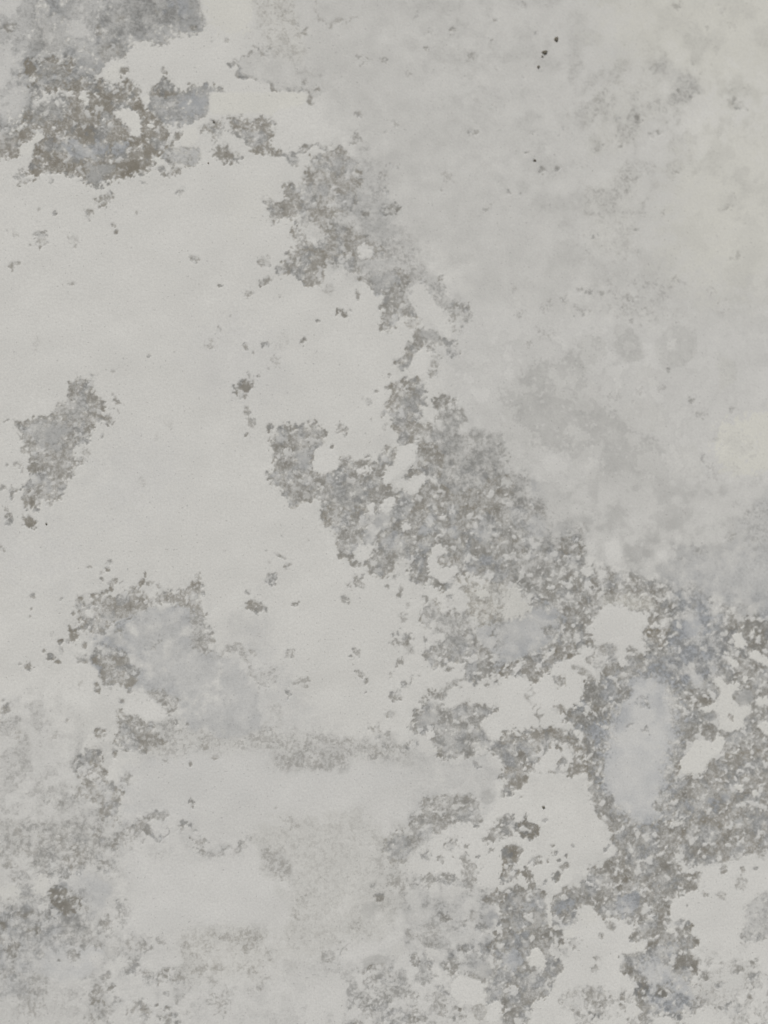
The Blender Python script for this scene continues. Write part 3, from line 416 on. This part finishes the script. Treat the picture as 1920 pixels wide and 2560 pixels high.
spots(1,3,"1270 500 46 .42 1100 570 30 .5 1195 590 24 .45 1350 590 36 .38 1380 660 60 .32 1380 740 50 .3 1250 720 42 .5 1520 540 19 .5 1440 350 30 .55 1360 510 16 .4 1540 430 50 .48 1480 460 20 .5 1630 340 34 .55 1630 410 40 .5 1440 575 11 .5 800 840 24 .5 1225 975 32 .6 1370 1170 34 .55 1450 1180 30 .45 1270 1290 46 .5 1030 1230 28 .55 1030 1270 17 .6 1100 1210 18 .35 870 1340 36 .38 1130 1290 22 .5 1280 1340 28 .5 830 1550 42 .5 850 1620 38 .4 1000 1600 60 .32 700 1620 50 .26 1040 1480 40 .38 1200 1500 60 .3 1240 1580 46 .35 480 1220 38 .3 10 1430 14 .35 620 1525 20 .28 1240 210 10 .5 130 260 8 .3 600 710 9 .5 150 690 40 .22 270 850 34 .24 1600 1360 20 .6 640 1030 30 .25 1160 330 16 .55 1240 330 24 .4 1060 350 50 .3 1140 260 36 .45 870 510 26 .4 1160 1340 20 .4 760 1370 40 .25 700 1390 14 .3 920 1220 7 .5 1340 1610 24 .4 760 760 20 .3 260 960 30 .2 230 350 40 .2 1130 1080 60 .18 1400 960 30 .3 1470 1040 34 .4 1350 1000 20 .4 1060 730 24 .35 920 750 60 .28 1120 740 40 .3 1580 440 30 .5 1325 1570 10 .6", T=.15)
line(1,3,"1110 480 1125 530", 8, .5,0); line(1,3,"900 630 960 605", 9, .5)
poly(1,3,"1460 160 1510 135 1550 180 1540 230 1490 245 1455 215", dict(W=.44, D=.04, T=0), 4, .08, .3)
poly(1,3,"700 870 780 870 790 930 730 990 690 970 680 930", dict(W=.44, D=.04, T=-.05), 5, .1, .3)
poly(1,3,"690 1310 690 1230 740 1220 800 1200 840 1260 830 1285 760 1290", dict(W=.43, D=.08, T=.15), 5, .1, .3); line(1,3,"685 1312 720 1300 770 1288 830 1280", 12, .5)
poly(1,3,"170 1250 280 1230 260 1300 200 1350", dict(W=.4, D=.08, T=.1), 8, .1, .4)
stain(1,3,"1480 890 1500 830 1560 790 1659 830 1800 830 1800 1200 1640 1260 1540 1240 1520 1200 1560 1050 1580 960 1560 880", D=.58, W=.5, T=.15, s_=7, gid=9)
film(1,3,"1490 900 1560 880 1580 1000 1500 1050", W=.36, D=.1, T=-.3, s_=7)
film(1,3,"1640 980 1720 960 1720 1020 1640 1030", W=.6, D=.25, T=.3, s_=6)
line(1,3,"1490 1170 1530 1210 1540 1280 1530 1350 1490 1375 1440 1360 1370 1340", 16, .5); line(1,3,"990 1060 1050 1130 1190 1140", 16, .32); line(1,3,"520 1240 560 1190 590 1140", 10, .38)
poly(1,3,"1430 1260 1530 1250 1530 1340 1480 1370 1430 1340", dict(W=.5, D=.08, T=-.2), 6, .1, .35)
hole(1,3,"1255 1400 1330 1350 1480 1390 1470 1480 1440 1530 1320 1540 1270 1470", s_=5); hole(1,3,"1100 1180 1200 1170 1190 1230 1120 1240", s_=6, W=.16); hole(1,3,"870 1140 960 1130 980 1230 870 1230", s_=10, W=.2)
stain(1,3,"1480 1400 1540 1380 1590 1290 1800 1260 1800 1700 1610 1600 1590 1510 1500 1530", D=.36, W=.44, T=-.35, s_=7, gid=9)
hole(1,3,"1500 1560 1580 1495 1600 1590 1560 1659 1500 1640", s_=5)
poly(1,3,"1400 1560 1450 1520 1500 1570 1485 1620 1440 1640 1410 1600", dict(W=.34, D=.25, T=.15), 4, .08, .25, 0, .2)
# --- T23
wash(2,3,"-60 830 -60 780 200 800 260 1200 -60 1300", W=.4, D=.4, T=.15, s_=8)
hole(2,3,"300 880 1800 500 2300 500 2300 2400 -60 2400 120 1520 230 1480 340 1280 330 1050", W=.05, D=0, s_=8)
stain(2,3,"-60 820 50 770 150 820 200 800 230 900 250 1040 330 1050 320 1150 240 1170 250 1200 340 1290 280 1370 230 1480 120 1520 90 1800 -60 1800", D=.5, W=.48, T=.12, gid=9, s_=6)
film(2,3,"-60 1180 80 1200 50 1300 -60 1340", W=.4, D=.1, T=-.6, s_=8); film(2,3,"60 870 130 870 130 930 70 930", W=.42, D=.15, T=-.4, s_=6); film(2,3,"60 1340 220 1340 190 1430 60 1430", W=.4, D=.2, T=-.3, s_=9); film(2,3,"20 1050 140 1060 120 1130 20 1140", W=.5, D=.3, T=-.3, s_=8)
stain(2,3,"490 -60 600 -60 590 50 560 180 640 200 740 300 830 380 950 340 1100 330 1110 420 1080 520 1060 590 1110 690 1230 690 1230 740 1180 810 1090 810 1020 900 1020 1000 1100 980 1170 1020 1150 1080 1210 1110 1160 1200 1220 1310 1160 1400 1190 1480 1240 1450 1300 1500 1250 1550 1130 1610 1000 1590 920 1600 920 1720 720 1720 780 1620 830 1560 790 1500 790 1400 750 1370 690 1290 710 1210 880 1180 870 1130 760 1130 810 1040 790 970 690 990 600 970 560 960 480 890 430 900 420 1000 320 1040 260 1040 240 960 240 860 360 790 460 750 510 640 600 660 610 610 690 570 690 530 640 470 660 430 620 360 560 330 540 240 500 170", D=.5, W=.46, T=.15, gid=11, s_=6)
stain(2,3,"1060 -60 1100 50 1250 60 1280 -60 2300 -200 2300 380 1720 380 1620 420 1580 540 1480 540 1440 580 1380 610 1350 590 1330 470 1370 420 1340 340 1180 330 1080 340 980 350 940 240 1050 210", D=.52, W=.46, T=.22, gid=8, s_=7)
film(2,3,"1120 200 1330 190 1320 270 1120 290", W=.42, D=.2, T=-.35, s_=14); film(2,3,"1360 150 1420 140 1430 200 1360 210", W=.36, D=.1, T=-.2, s_=7); film(2,3,"1500 300 1659 280 1659 400 1520 420", W=.42, D=.28, T=-.05, s_=12)
film(2,3,"1050 100 1090 80 1040 200 990 200", W=.46, D=.2, T=-.6, s_=9)
poly(2,3,"600 -60 960 -60 960 120 950 320 840 370 760 320 740 280 620 190 600 50", dict(W=.31, D=.03, T=-1.2), 22, .2, .5)
poly(2,3,"680 -60 900 -60 880 120 780 200 690 120", dict(W=.28, D=.02, T=-.9), 18, .08, .5)
stain(2,3,"910 240 960 215 980 280 940 290", D=.7, W=.6, T=.1, s_=5); spots(2,3,"630 220 34 .6 1130 110 50 .6 960 160 14 .4", T=.1)
film(2,3,"680 830 800 800 850 830 800 920 780 960 700 970 680 900", W=.38, D=.1, T=-.6, s_=6); film(2,3,"260 870 400 840 430 880 350 920 270 930", W=.5, D=.2, T=-.5, s_=8)
film(2,3,"800 1260 950 1230 1060 1330 1150 1400 1200 1500 1150 1590 1000 1580 880 1550 860 1430 830 1330", W=.34, D=.12, T=-.8, s_=9); film(2,3,"760 520 880 490 880 600 780 600", W=.42, D=.3, T=-.1, s_=9); film(2,3,"1000 1150 1080 1150 1060 1230 980 1230", W=.4, D=.2, T=-.5, s_=7); film(2,3,"940 720 1060 720 1040 780 950 780", W=.4, D=.28, T=-.1, s_=8)
line(2,3,"640 965 720 970 780 965", 12, .5, 0); line(2,3,"1000 1590 1080 1605 1180 1600", 12, .5, 0); line(2,3,"1050 1330 1060 1360 1040 1400", 12, .45, 0)
for h_ in ("90 1250 130 1180 160 1160 220 1230 210 1310 150 1290 100 1270", "335 1060 380 1030 425 1060 400 1100 340 1105", "440 930 520 900 560 970 530 1000 460 1010", "230 900 250 880 260 1030 235 1050", "1000 1040 1060 1030 1060 1070 1010 1080", "990 350 1120 340 1100 380 1000 370", "760 1140 860 1150 850 1190 770 1180", "900 920 930 880 920 930", "1430 110 1500 110 1490 150 1440 140", "1550 150 1600 150 1590 190 1560 190", "1490 420 1510 430 1500 470", "780 1600 820 1570 820 1620"):
    hole(2,3,h_, s_=4, K=.3)
stain(2,3,"20 360 80 340 90 290 110 350 190 380 170 440 120 480 70 440 20 420", D=.85, W=.6, T=.25, gid=9, s_=4, rim=.1)
stain(2,3,"-60 0 70 30 100 80 70 130 -60 190", D=.5, W=.45, T=.3, s_=6, gid=9)
spots(2,3,"210 345 14 .75 205 255 9 .85 30 540 38 .65 155 600 32 .6 290 710 28 .75 220 740 18 .75 275 550 18 .75 350 570 16 .7 305 600 10 .7 230 605 10 .7 260 505 12 .6 90 575 13 .7 100 690 32 .72 340 640 24 .42 615 520 22 .75 395 500 12 .42 465 455 11 .55 130 760 28 .6 385 20 34 .6 300 10 20 .7 60 190 8 .7 10 310 12 .6 350 790 20 .5 1240 510 38 .5 1250 610 24 .42 1370 660 22 .45 1580 650 14 .5 1490 750 46 .26 1360 830 30 .28 1250 820 18 .28 1135 885 10 .4 1620 560 30 .3 840 1390 42 .65 980 1450 42 .55 1270 1380 40 .42 1300 1400 20 .5 1360 1270 16 .5 580 1090 18 .42 555 1240 18 .3 545 1310 24 .4 510 1610 28 .5 710 1550 24 .45 570 1600 18 .4 640 1030 36 .35 1130 1080 14 .5 1100 1030 30 .4 400 1140 34 .4 340 1200 30 .35 1600 1510 16 .3 1500 660 14 .3 720 1490 20 .25 1480 1130 10 .3 330 1510 30 .35 1540 1490 12 .2 940 560 24 .6 900 640 30 .55 720 640 60 .6 720 740 50 .6 1180 740 44 .45 860 980 46 .5 950 950 40 .5 940 1110 30 .5", T=.25)
stain(2,3,"1510 900 1560 850 1659 800 2300 760 2300 1080 1640 1100 1500 1100 1480 1060 1510 1000", D=.22, W=.32, T=-.2, s_=8, gid=0, rim=.1); line(2,3,"1485 1065 1540 1100 1620 1100", 14, .42, 0)
poly(2,3,"1240 1330 1360 1270 1440 1220 1570 1250 1600 1330 1560 1440 1480 1470 1470 1600 1340 1620 1290 1540 1200 1500 1160 1420", dict(W=.24, D=.24, T=.1), 10, .18, .4)
poly(2,3,"1360 1340 1500 1320 1490 1440 1370 1430", dict(W=.22, D=.08, T=-.2), 9, .1, .4)
poly(2,3,"300 1500 400 1430 480 1440 540 1390 660 1480 620 1550 500 1560 440 1600 340 1560", dict(W=.22, D=.3, T=.15), 8, .18, .35); film(2,3,"380 1470 470 1470 470 1560 390 1560", W=.2, D=.12, T=0, s_=8)
# low-frequency unevenness, shared by all
mottle(2,3,"950 1150 1250 1180 2300 1050 2300 2300 250 2300 400 1450 700 1420", .12, s_=30, lo=.15, hi=.8, dD=.3)
mottle(1,3,"600 1380 1250 1340 1300 2200 500 2200", .1, s_=30, lo=.1, hi=.7, dD=.2)
M1, M2 = bandnoise(24, 11), bandnoise(50, 12)
inD = sstep(.28, .48, F['D'])
hz = np.clip(sstep(650, 1050, GX)[None, :] * sstep(950, 1300, GY)[:, None] + sstep(1300, 1500, GY)[:, None] * .6 + .4, 0, 1)
halo = gauss(sstep(.2, .5, F['D']), 34 / S) * hz * (1 - inD) * (1 - np.clip(F['X'], 0, 1)) * sstep(-1.2, .9, N60 + .4 * N26)
F['W'] += .34 * halo; F['T'] -= .5 * halo; F['D'] += .16 * halo
lowr = sstep(800, 1250, GX)[None, :] * sstep(1150, 1450, GY)[:, None]
fleck = sstep(1.15, 1.6, .75 * M1 + .6 * M2 + .25 * N12 + .28 * lowr)
F['D'] += inD * (.10 * N60 + .07 * N26) ; F['D'] *= 1 - .85 * fleck * inD
F['W'] *= 1 - (.2 + .42 * lowr) * fleck * inD; F['T'] *= 1 - .8 * fleck * inD
blot = sstep(.35, 1.3, bandnoise(75, 13) + .4 * N26)
F['T'] -= .55 * blot * inD; F['D'] -= .15 * blot * inD
F['W'] += (.035 + .05 * lowr) * inD * (1 - fleck)
F['W'] *= 1 + .18 * sstep(.22, .45, F['D']) + .25 * sstep(.55, .3, fleck) * sstep(.4, .55, F['W'])
F['W'] += .010 * N300 + .012 * N140 + .03 * N60 * sstep(.1, .4, F['W']) + .03 * N26 * sstep(.2, .5, F['D'])
for c in 'WDK': np.clip(F[c], 0, 1.1, out=F[c])

# ------------------------------------------------------------------ the wall's material
mat = bpy.data.materials.new('weathered_plaster'); mat.use_nodes = True
nt = mat.node_tree; L = nt.links.new
bsdf = nt.nodes['Principled BSDF']
def nd(t, **k):
    n = nt.nodes.new(t)
    for a, b in k.items(): setattr(n, a, b)
    return n
def mth(op, a, b=None, c=None, clamp=False):
    n = nd('ShaderNodeMath', operation=op, use_clamp=clamp)
    for q, v in enumerate((a, b, c)):
        if v is None: continue
        if isinstance(v, (int, float)): n.inputs[q].default_value = v
        else: L(v, n.inputs[q])
    return n.outputs[0]
def smooth(x, a, b):
    n = nd('ShaderNodeMapRange', interpolation_type='SMOOTHSTEP')
    L(x, n.inputs['Value'])
    for nm, v in (('From Min', a), ('From Max', b)):
        if isinstance(v, (int, float)): n.inputs[nm].default_value = v
        else: L(v, n.inputs[nm])
    return n.outputs['Result']
def mixc(f, a, b):
    n = nd('ShaderNodeMix', data_type='RGBA')
    for q, v in ((0, f), (6, a), (7, b)):
        if isinstance(v, (int, float)): n.inputs[q].default_value = v
        elif isinstance(v, tuple): n.inputs[q].default_value = v + (1,)
        else: L(v, n.inputs[q])
    return n.outputs[2]
at = nd('ShaderNodeAttribute', attribute_name='weather'); sep = nd('ShaderNodeSeparateColor'); L(at.outputs['Color'], sep.inputs[0])
aW, aD, aT, aK = sep.outputs[0], sep.outputs[1], mth('MULTIPLY_ADD', sep.outputs[2], 2.0, -1.0), at.outputs['Alpha']
tc = nd('ShaderNodeTexCoord')
PXM = 0.4905 / 2560                        # metres on the wall per photo pixel
def noise(px, detail=3, rough=.55, dist=0.0, off=0.0):
    n = nd('ShaderNodeTexNoise'); n.inputs['Scale'].default_value = 1 / (px * PXM)
    n.inputs['Detail'].default_value = detail; n.inputs['Roughness'].default_value = rough; n.inputs['Distortion'].default_value = dist
    if off:
        mp = nd('ShaderNodeMapping'); mp.inputs['Location'].default_value = (off, off * .7, off * .3)
        L(tc.outputs['Object'], mp.inputs[0]); L(mp.outputs[0], n.inputs['Vector'])
    else: L(tc.outputs['Object'], n.inputs['Vector'])
    return n.outputs['Fac']
nA = noise(14, 4, .62, .5); nB = noise(46, 3, .6, .3, 1.3); nF = noise(24, 4, .6, .8, 2.1); nG = noise(4.5, 2, .6, 0, 3.3); nP = noise(6, 0, .5, 0, 4.7); nS = noise(6, 2, .6, 0, 5.1)
ridge = mth('SUBTRACT', 1.0, mth('MULTIPLY', mth('ABSOLUTE', mth('SUBTRACT', nF, .5)), 5.0), clamp=True)      # thin vein net
nA2 = noise(7.5, 3, .6, .4, 6.3)
spk = mth('ADD', mth('MULTIPLY', nA, .5), mth('MULTIPLY', nA2, .5))
spk = mth('ADD', spk, mth('MULTIPLY', ridge, .17))
spk = mth('ADD', spk, mth('MULTIPLY', mth('SUBTRACT', nB, .5), .28))
thr = mth('MULTIPLY_ADD', aD, -.20, .675)
dark = smooth(spk, mth('SUBTRACT', thr, .075), mth('ADD', thr, .15))
amt = mth('MULTIPLY', dark, smooth(aD, .035, .30))
amt = mth('MULTIPLY', amt, mth('MULTIPLY_ADD', aD, .42, .27), clamp=True)
# thin film over the plaster
Wm = mth('ADD', aW, mth('MULTIPLY', mth('SUBTRACT', nB, .5), mth('MULTIPLY', aD, .35)))
Wm = mth('ADD', Wm, mth('MULTIPLY', mth('SUBTRACT', nA, .5), mth('MULTIPLY', aD, .55)), clamp=True)
nC = noise(85, 4, .6, .2, 8.7)
Wm = mth('ADD', Wm, mth('MULTIPLY', mth('SUBTRACT', nC, .5), mth('MULTIPLY', aW, 1.3)), clamp=True)
WHITE = (.718, .729, .710)
base = mixc(mth('MULTIPLY', aK, .5, clamp=True), WHITE, (.724, .730, .640))
grey = mixc(smooth(aT, 0.0, -1.0), (.402, .410, .398), (.396, .424, .452))
grey = mixc(smooth(aT, .05, .7), grey, (.412, .402, .374))
col = mixc(Wm, base, grey)
speckc = mixc(smooth(aT, -.22, .38), (.150, .152, .146), (.186, .166, .124))
col = mixc(amt, col, speckc)
# sand grain and pin-prick pits of the plaster itself
gr = mth('MULTIPLY_ADD', mth('SUBTRACT', nG, .5), .30, 1.0)
pit = smooth(nP, .75, .82)
gr = mth('MULTIPLY', gr, mth('MULTIPLY_ADD', pit, -.2, 1.0))
vm = nd('ShaderNodeVectorMath', operation='SCALE'); L(col, vm.inputs[0]); L(gr, vm.inputs['Scale'])
L(vm.outputs[0], bsdf.inputs['Base Color'])
bsdf.inputs['Roughness'].default_value = .9; bsdf.inputs['Specular IOR Level'].default_value = .2
hgt = mth('ADD', mth('MULTIPLY', nS, 1.0), mth('MULTIPLY', amt, .8))
bmp = nd('ShaderNodeBump'); bmp.inputs['Strength'].default_value = .14; bmp.inputs['Distance'].default_value = .0006
L(hgt, bmp.inputs['Height']); L(bmp.outputs[0], bsdf.inputs['Normal'])

# ------------------------------------------------------------------ wall geometry: one fine grid over the close-up, coarser beyond
wall = bpy.data.objects.new('weathered_wall', None); COL.objects.link(wall)  # root of the plaster wall: its face, stains, specks and body
wall.location = (0, 0, 0.35); wall.empty_display_size = .1
wall['label'] = 'weathered off-white plaster wall blotched with grey and brown stains'; wall['category'] = 'panel'
cs = np.array([px_to_wall(u, v) for u in (-50, 1970) for v in (-50, 2610)])
xa, xb, za, zb = cs[:, 0].min(), cs[:, 0].max(), cs[:, 1].min(), cs[:, 1].max()
step = S * PXM
SPLIT_KEYS = 'WDTK'
def mirror(t, a, b):                       # the weathering goes on beyond the close-up
    m = np.mod(t - a, 2 * (b - a)); return a + np.where(m > b - a, 2 * (b - a) - m, m)
def field_grid(xs, zs, flat):
    gx, gz = np.meshgrid(xs, zs)
    u, v = wall_to_px(gx, gz)
    fi = (mirror(u, -70, 1990) - X0) / S - .5; fj = (mirror(v, -70, 2630) - Y0) / S - .5
    i0 = np.clip(fi, 0, NX - 2).astype(int); j0 = np.clip(fj, 0, NY - 2).astype(int); a = fi - i0; b = fj - j0
    def sample(f): return (f[j0, i0] * (1 - a) + f[j0, i0 + 1] * a) * (1 - b) + (f[j0 + 1, i0] * (1 - a) + f[j0 + 1, i0 + 1] * a) * b
    vals = {c: sample(F[c]) for c in SPLIT_KEYS}
    relief = -.00012 * sstep(.1, .6, vals['D']) - .00008 * vals['W'] + .00008 * sample(N300) + .00004 * sample(N140)
    if flat: relief *= 0
    else: relief *= sstep(0, .012, np.minimum.reduce([gx - xs[0], xs[-1] - gx, gz - zs[0], zs[-1] - gz]))
    P3 = np.stack([gx, -relief, gz - 0.35], -1)
    nrm = np.cross(np.gradient(P3, axis=1), np.gradient(P3, axis=0)); nrm /= np.linalg.norm(nrm, axis=-1, keepdims=True)
    nx, nz = len(xs), len(zs)
    idx = np.arange(nx * nz).reshape(nz, nx)
    quads = np.stack([idx[:-1, :-1], idx[:-1, 1:], idx[1:, 1:], idx[1:, :-1]], -1).reshape(-1, 4)
    colr = np.stack([vals['W'], vals['D'], np.clip(vals['T'], -1, 1) * .5 + .5, vals['K']], -1).reshape(-1, 4).astype(np.float32)
    return P3.reshape(-1, 3).astype(np.float32), nrm.reshape(-1, 3).astype(np.float32), quads, colr, (j0, i0)
def mesh_part(name, q, parent, smooth_normals=True):
    used, inv = np.unique(q.ravel(), return_inverse=True)
    me = bpy.data.meshes.new(name)
    me.vertices.add(len(used)); me.vertices.foreach_set('co', co[used].ravel())
    me.loops.add(len(inv)); me.loops.foreach_set('vertex_index', inv.astype(np.int32))
    me.polygons.add(len(q)); me.polygons.foreach_set('loop_start', np.arange(0, len(inv), 4, dtype=np.int32))
    me.polygons.foreach_set('loop_total', np.full(len(q), 4, np.int32))
    me.update(calc_edges=True)
    me.polygons.foreach_set('use_smooth', np.ones(len(q), bool))
    a = me.attributes.new('weather', 'FLOAT_COLOR', 'POINT'); a.data.foreach_set('color', colr[used].ravel())
    me.normals_split_custom_set_from_vertices(nrm[used])
    me.materials.append(mat)
    o = bpy.data.objects.new(name, me); COL.objects.link(o); o.parent = parent
    return o
# the wall around the close-up, coarser, then the close-up itself on a fine grid
def seg(a, b, st): return np.linspace(a, b, max(2, int((b - a) / st)))
cxs = np.concatenate([seg(-1, xa, .004)[:-1], seg(xa, xb, .004), seg(xb, 1, .004)[1:]])
czs = np.concatenate([seg(.35, za, .004)[:-1], seg(za, zb, .004), seg(zb, 2.35, .004)[1:]])
co, nrm, quads, colr, _ = field_grid(cxs, czs, True)
mid = co[quads].mean(1)
out = (mid[:, 0] < xa) | (mid[:, 0] > xb) | (mid[:, 2] + .35 < za) | (mid[:, 2] + .35 > zb)
mesh_part('wall_face', quads[out], wall)
xs = seg(xa, xb, step); zs = seg(za, zb, step)
co, nrm, quads, colr, (jj, ii) = field_grid(xs, zs, False)
fid = IDS[jj, ii][:-1, :-1].ravel()
mesh_part('wall_face', quads[fid == 0], wall)
STAINS = {1: 'brown and blue-grey stain spreading from the upper left corner', 2: 'arched grey-brown stain curving down the upper middle', 3: 'isolated slanting brown stain near the left edge',
          4: 'broad speckled grey-brown stain right of the centre', 5: 'angular brown-edged stain low on the left', 6: 'small ragged brown stain below the angular one',
          7: 'faint grey stain left of the white bare patch', 8: 'dark mottled stain around the blue-grey bloom at the right', 9: 'brown stain along the foot of the white patch',
          10: 'darkest small mould cluster near the lower left edge', 11: 'branching grey-brown stain in the lower right corner'}
for g, lab in STAINS.items():
    q = quads[fid == g]
    if len(q) < 20: continue
    o = mesh_part('stain', q, wall); o['label'] = lab
# the slab behind the weathered face
T = .2
me = bpy.data.meshes.new('wall_body')
x0, x1, z0, z1, yf = -1.0, 1.0, 0.0, 2.0, .002
me.from_pydata([(x0, yf, z0), (x1, yf, z0), (x1, yf, z1), (x0, yf, z1), (x0, T, z0), (x1, T, z0), (x1, T, z1), (x0, T, z1)], [],
               [(0, 1, 2, 3), (5, 4, 7, 6), (4, 0, 3, 7), (1, 5, 6, 2), (3, 2, 6, 7), (4, 5, 1, 0)])
a = me.attributes.new('weather', 'FLOAT_COLOR', 'POINT'); a.data.foreach_set('color', [.3, .2, .5, .1] * 8)
me.materials.append(mat); o = bpy.data.objects.new('wall_body', me); COL.objects.link(o); o.parent = wall

# ------------------------------------------------------------------ round dark specks: low crusts sitting on the plaster
ms = bpy.data.materials.new('dark_crust'); ms.use_nodes = True
t2 = ms.node_tree; b2 = t2.nodes['Principled BSDF']; b2.inputs['Roughness'].default_value = .95; b2.inputs['Specular IOR Level'].default_value = .1
n2 = t2.nodes.new('ShaderNodeTexNoise'); n2.inputs['Scale'].default_value = 1 / (7 * PXM); r2 = t2.nodes.new('ShaderNodeValToRGB')
c2 = t2.nodes.new('ShaderNodeTexCoord'); t2.links.new(c2.outputs['Object'], n2.inputs['Vector']); t2.links.new(n2.outputs['Fac'], r2.inputs[0]); t2.links.new(r2.outputs[0], b2.inputs['Base Color'])
r2.color_ramp.elements[0].position = .3; r2.color_ramp.elements[0].color = (.10, .095, .075, 1); r2.color_ramp.elements[1].position = .75; r2.color_ramp.elements[1].color = (.23, .215, .175, 1)
def speck(i, j, X, Y, R, seed):
    r = random.Random(seed)
    wx, wz = px_to_wall(640 * i + X / Z, 640 * j + Y / Z); rad = R / Z * PXM
    n, vs, fs = 14, [], []
    ph = [r.uniform(0, 6.28) for _ in range(3)]
    for k, (q, hh) in enumerate(((1.0, -.12), (.86, .12), (.55, .24))):
        for a in range(n):
            t = 2 * math.pi * a / n
            w = 1 + .16 * math.sin(2 * t + ph[0]) + .12 * math.sin(3 * t + ph[1]) + .08 * math.sin(5 * t + ph[2])
            vs.append((rad * q * w * math.cos(t), -rad * hh, rad * q * w * math.sin(t)))
    vs.append((0, -rad * .28, 0))
    for k in range(2):
        for a in range(n):
            b = (a + 1) % n; fs.append((k * n + a, k * n + b, (k + 1) * n + b, (k + 1) * n + a))
    for a in range(n): fs.append((2 * n + a, 2 * n + (a + 1) % n, 3 * n))
    me = bpy.data.meshes.new('speck'); me.from_pydata(vs, [], fs); me.update()
    me.polygons.foreach_set('use_smooth', [True] * len(fs)); me.materials.append(ms)
    o = bpy.data.objects.new('speck', me); COL.objects.link(o); o.parent = wall; o.location = (wx, -.0002, wz - .35)
for k, (i, j, X, Y, R) in enumerate(((2,0,287,255,17), (2,0,212,340,18), (2,0,171,433,10), (2,0,148,1040,9), (2,0,197,366,7), (0,0,1350,1058,6), (0,0,1385,790,6), (2,3,205,255,8), (0,2,300,78,5))):
    speck(i, j, X, Y, R, k)
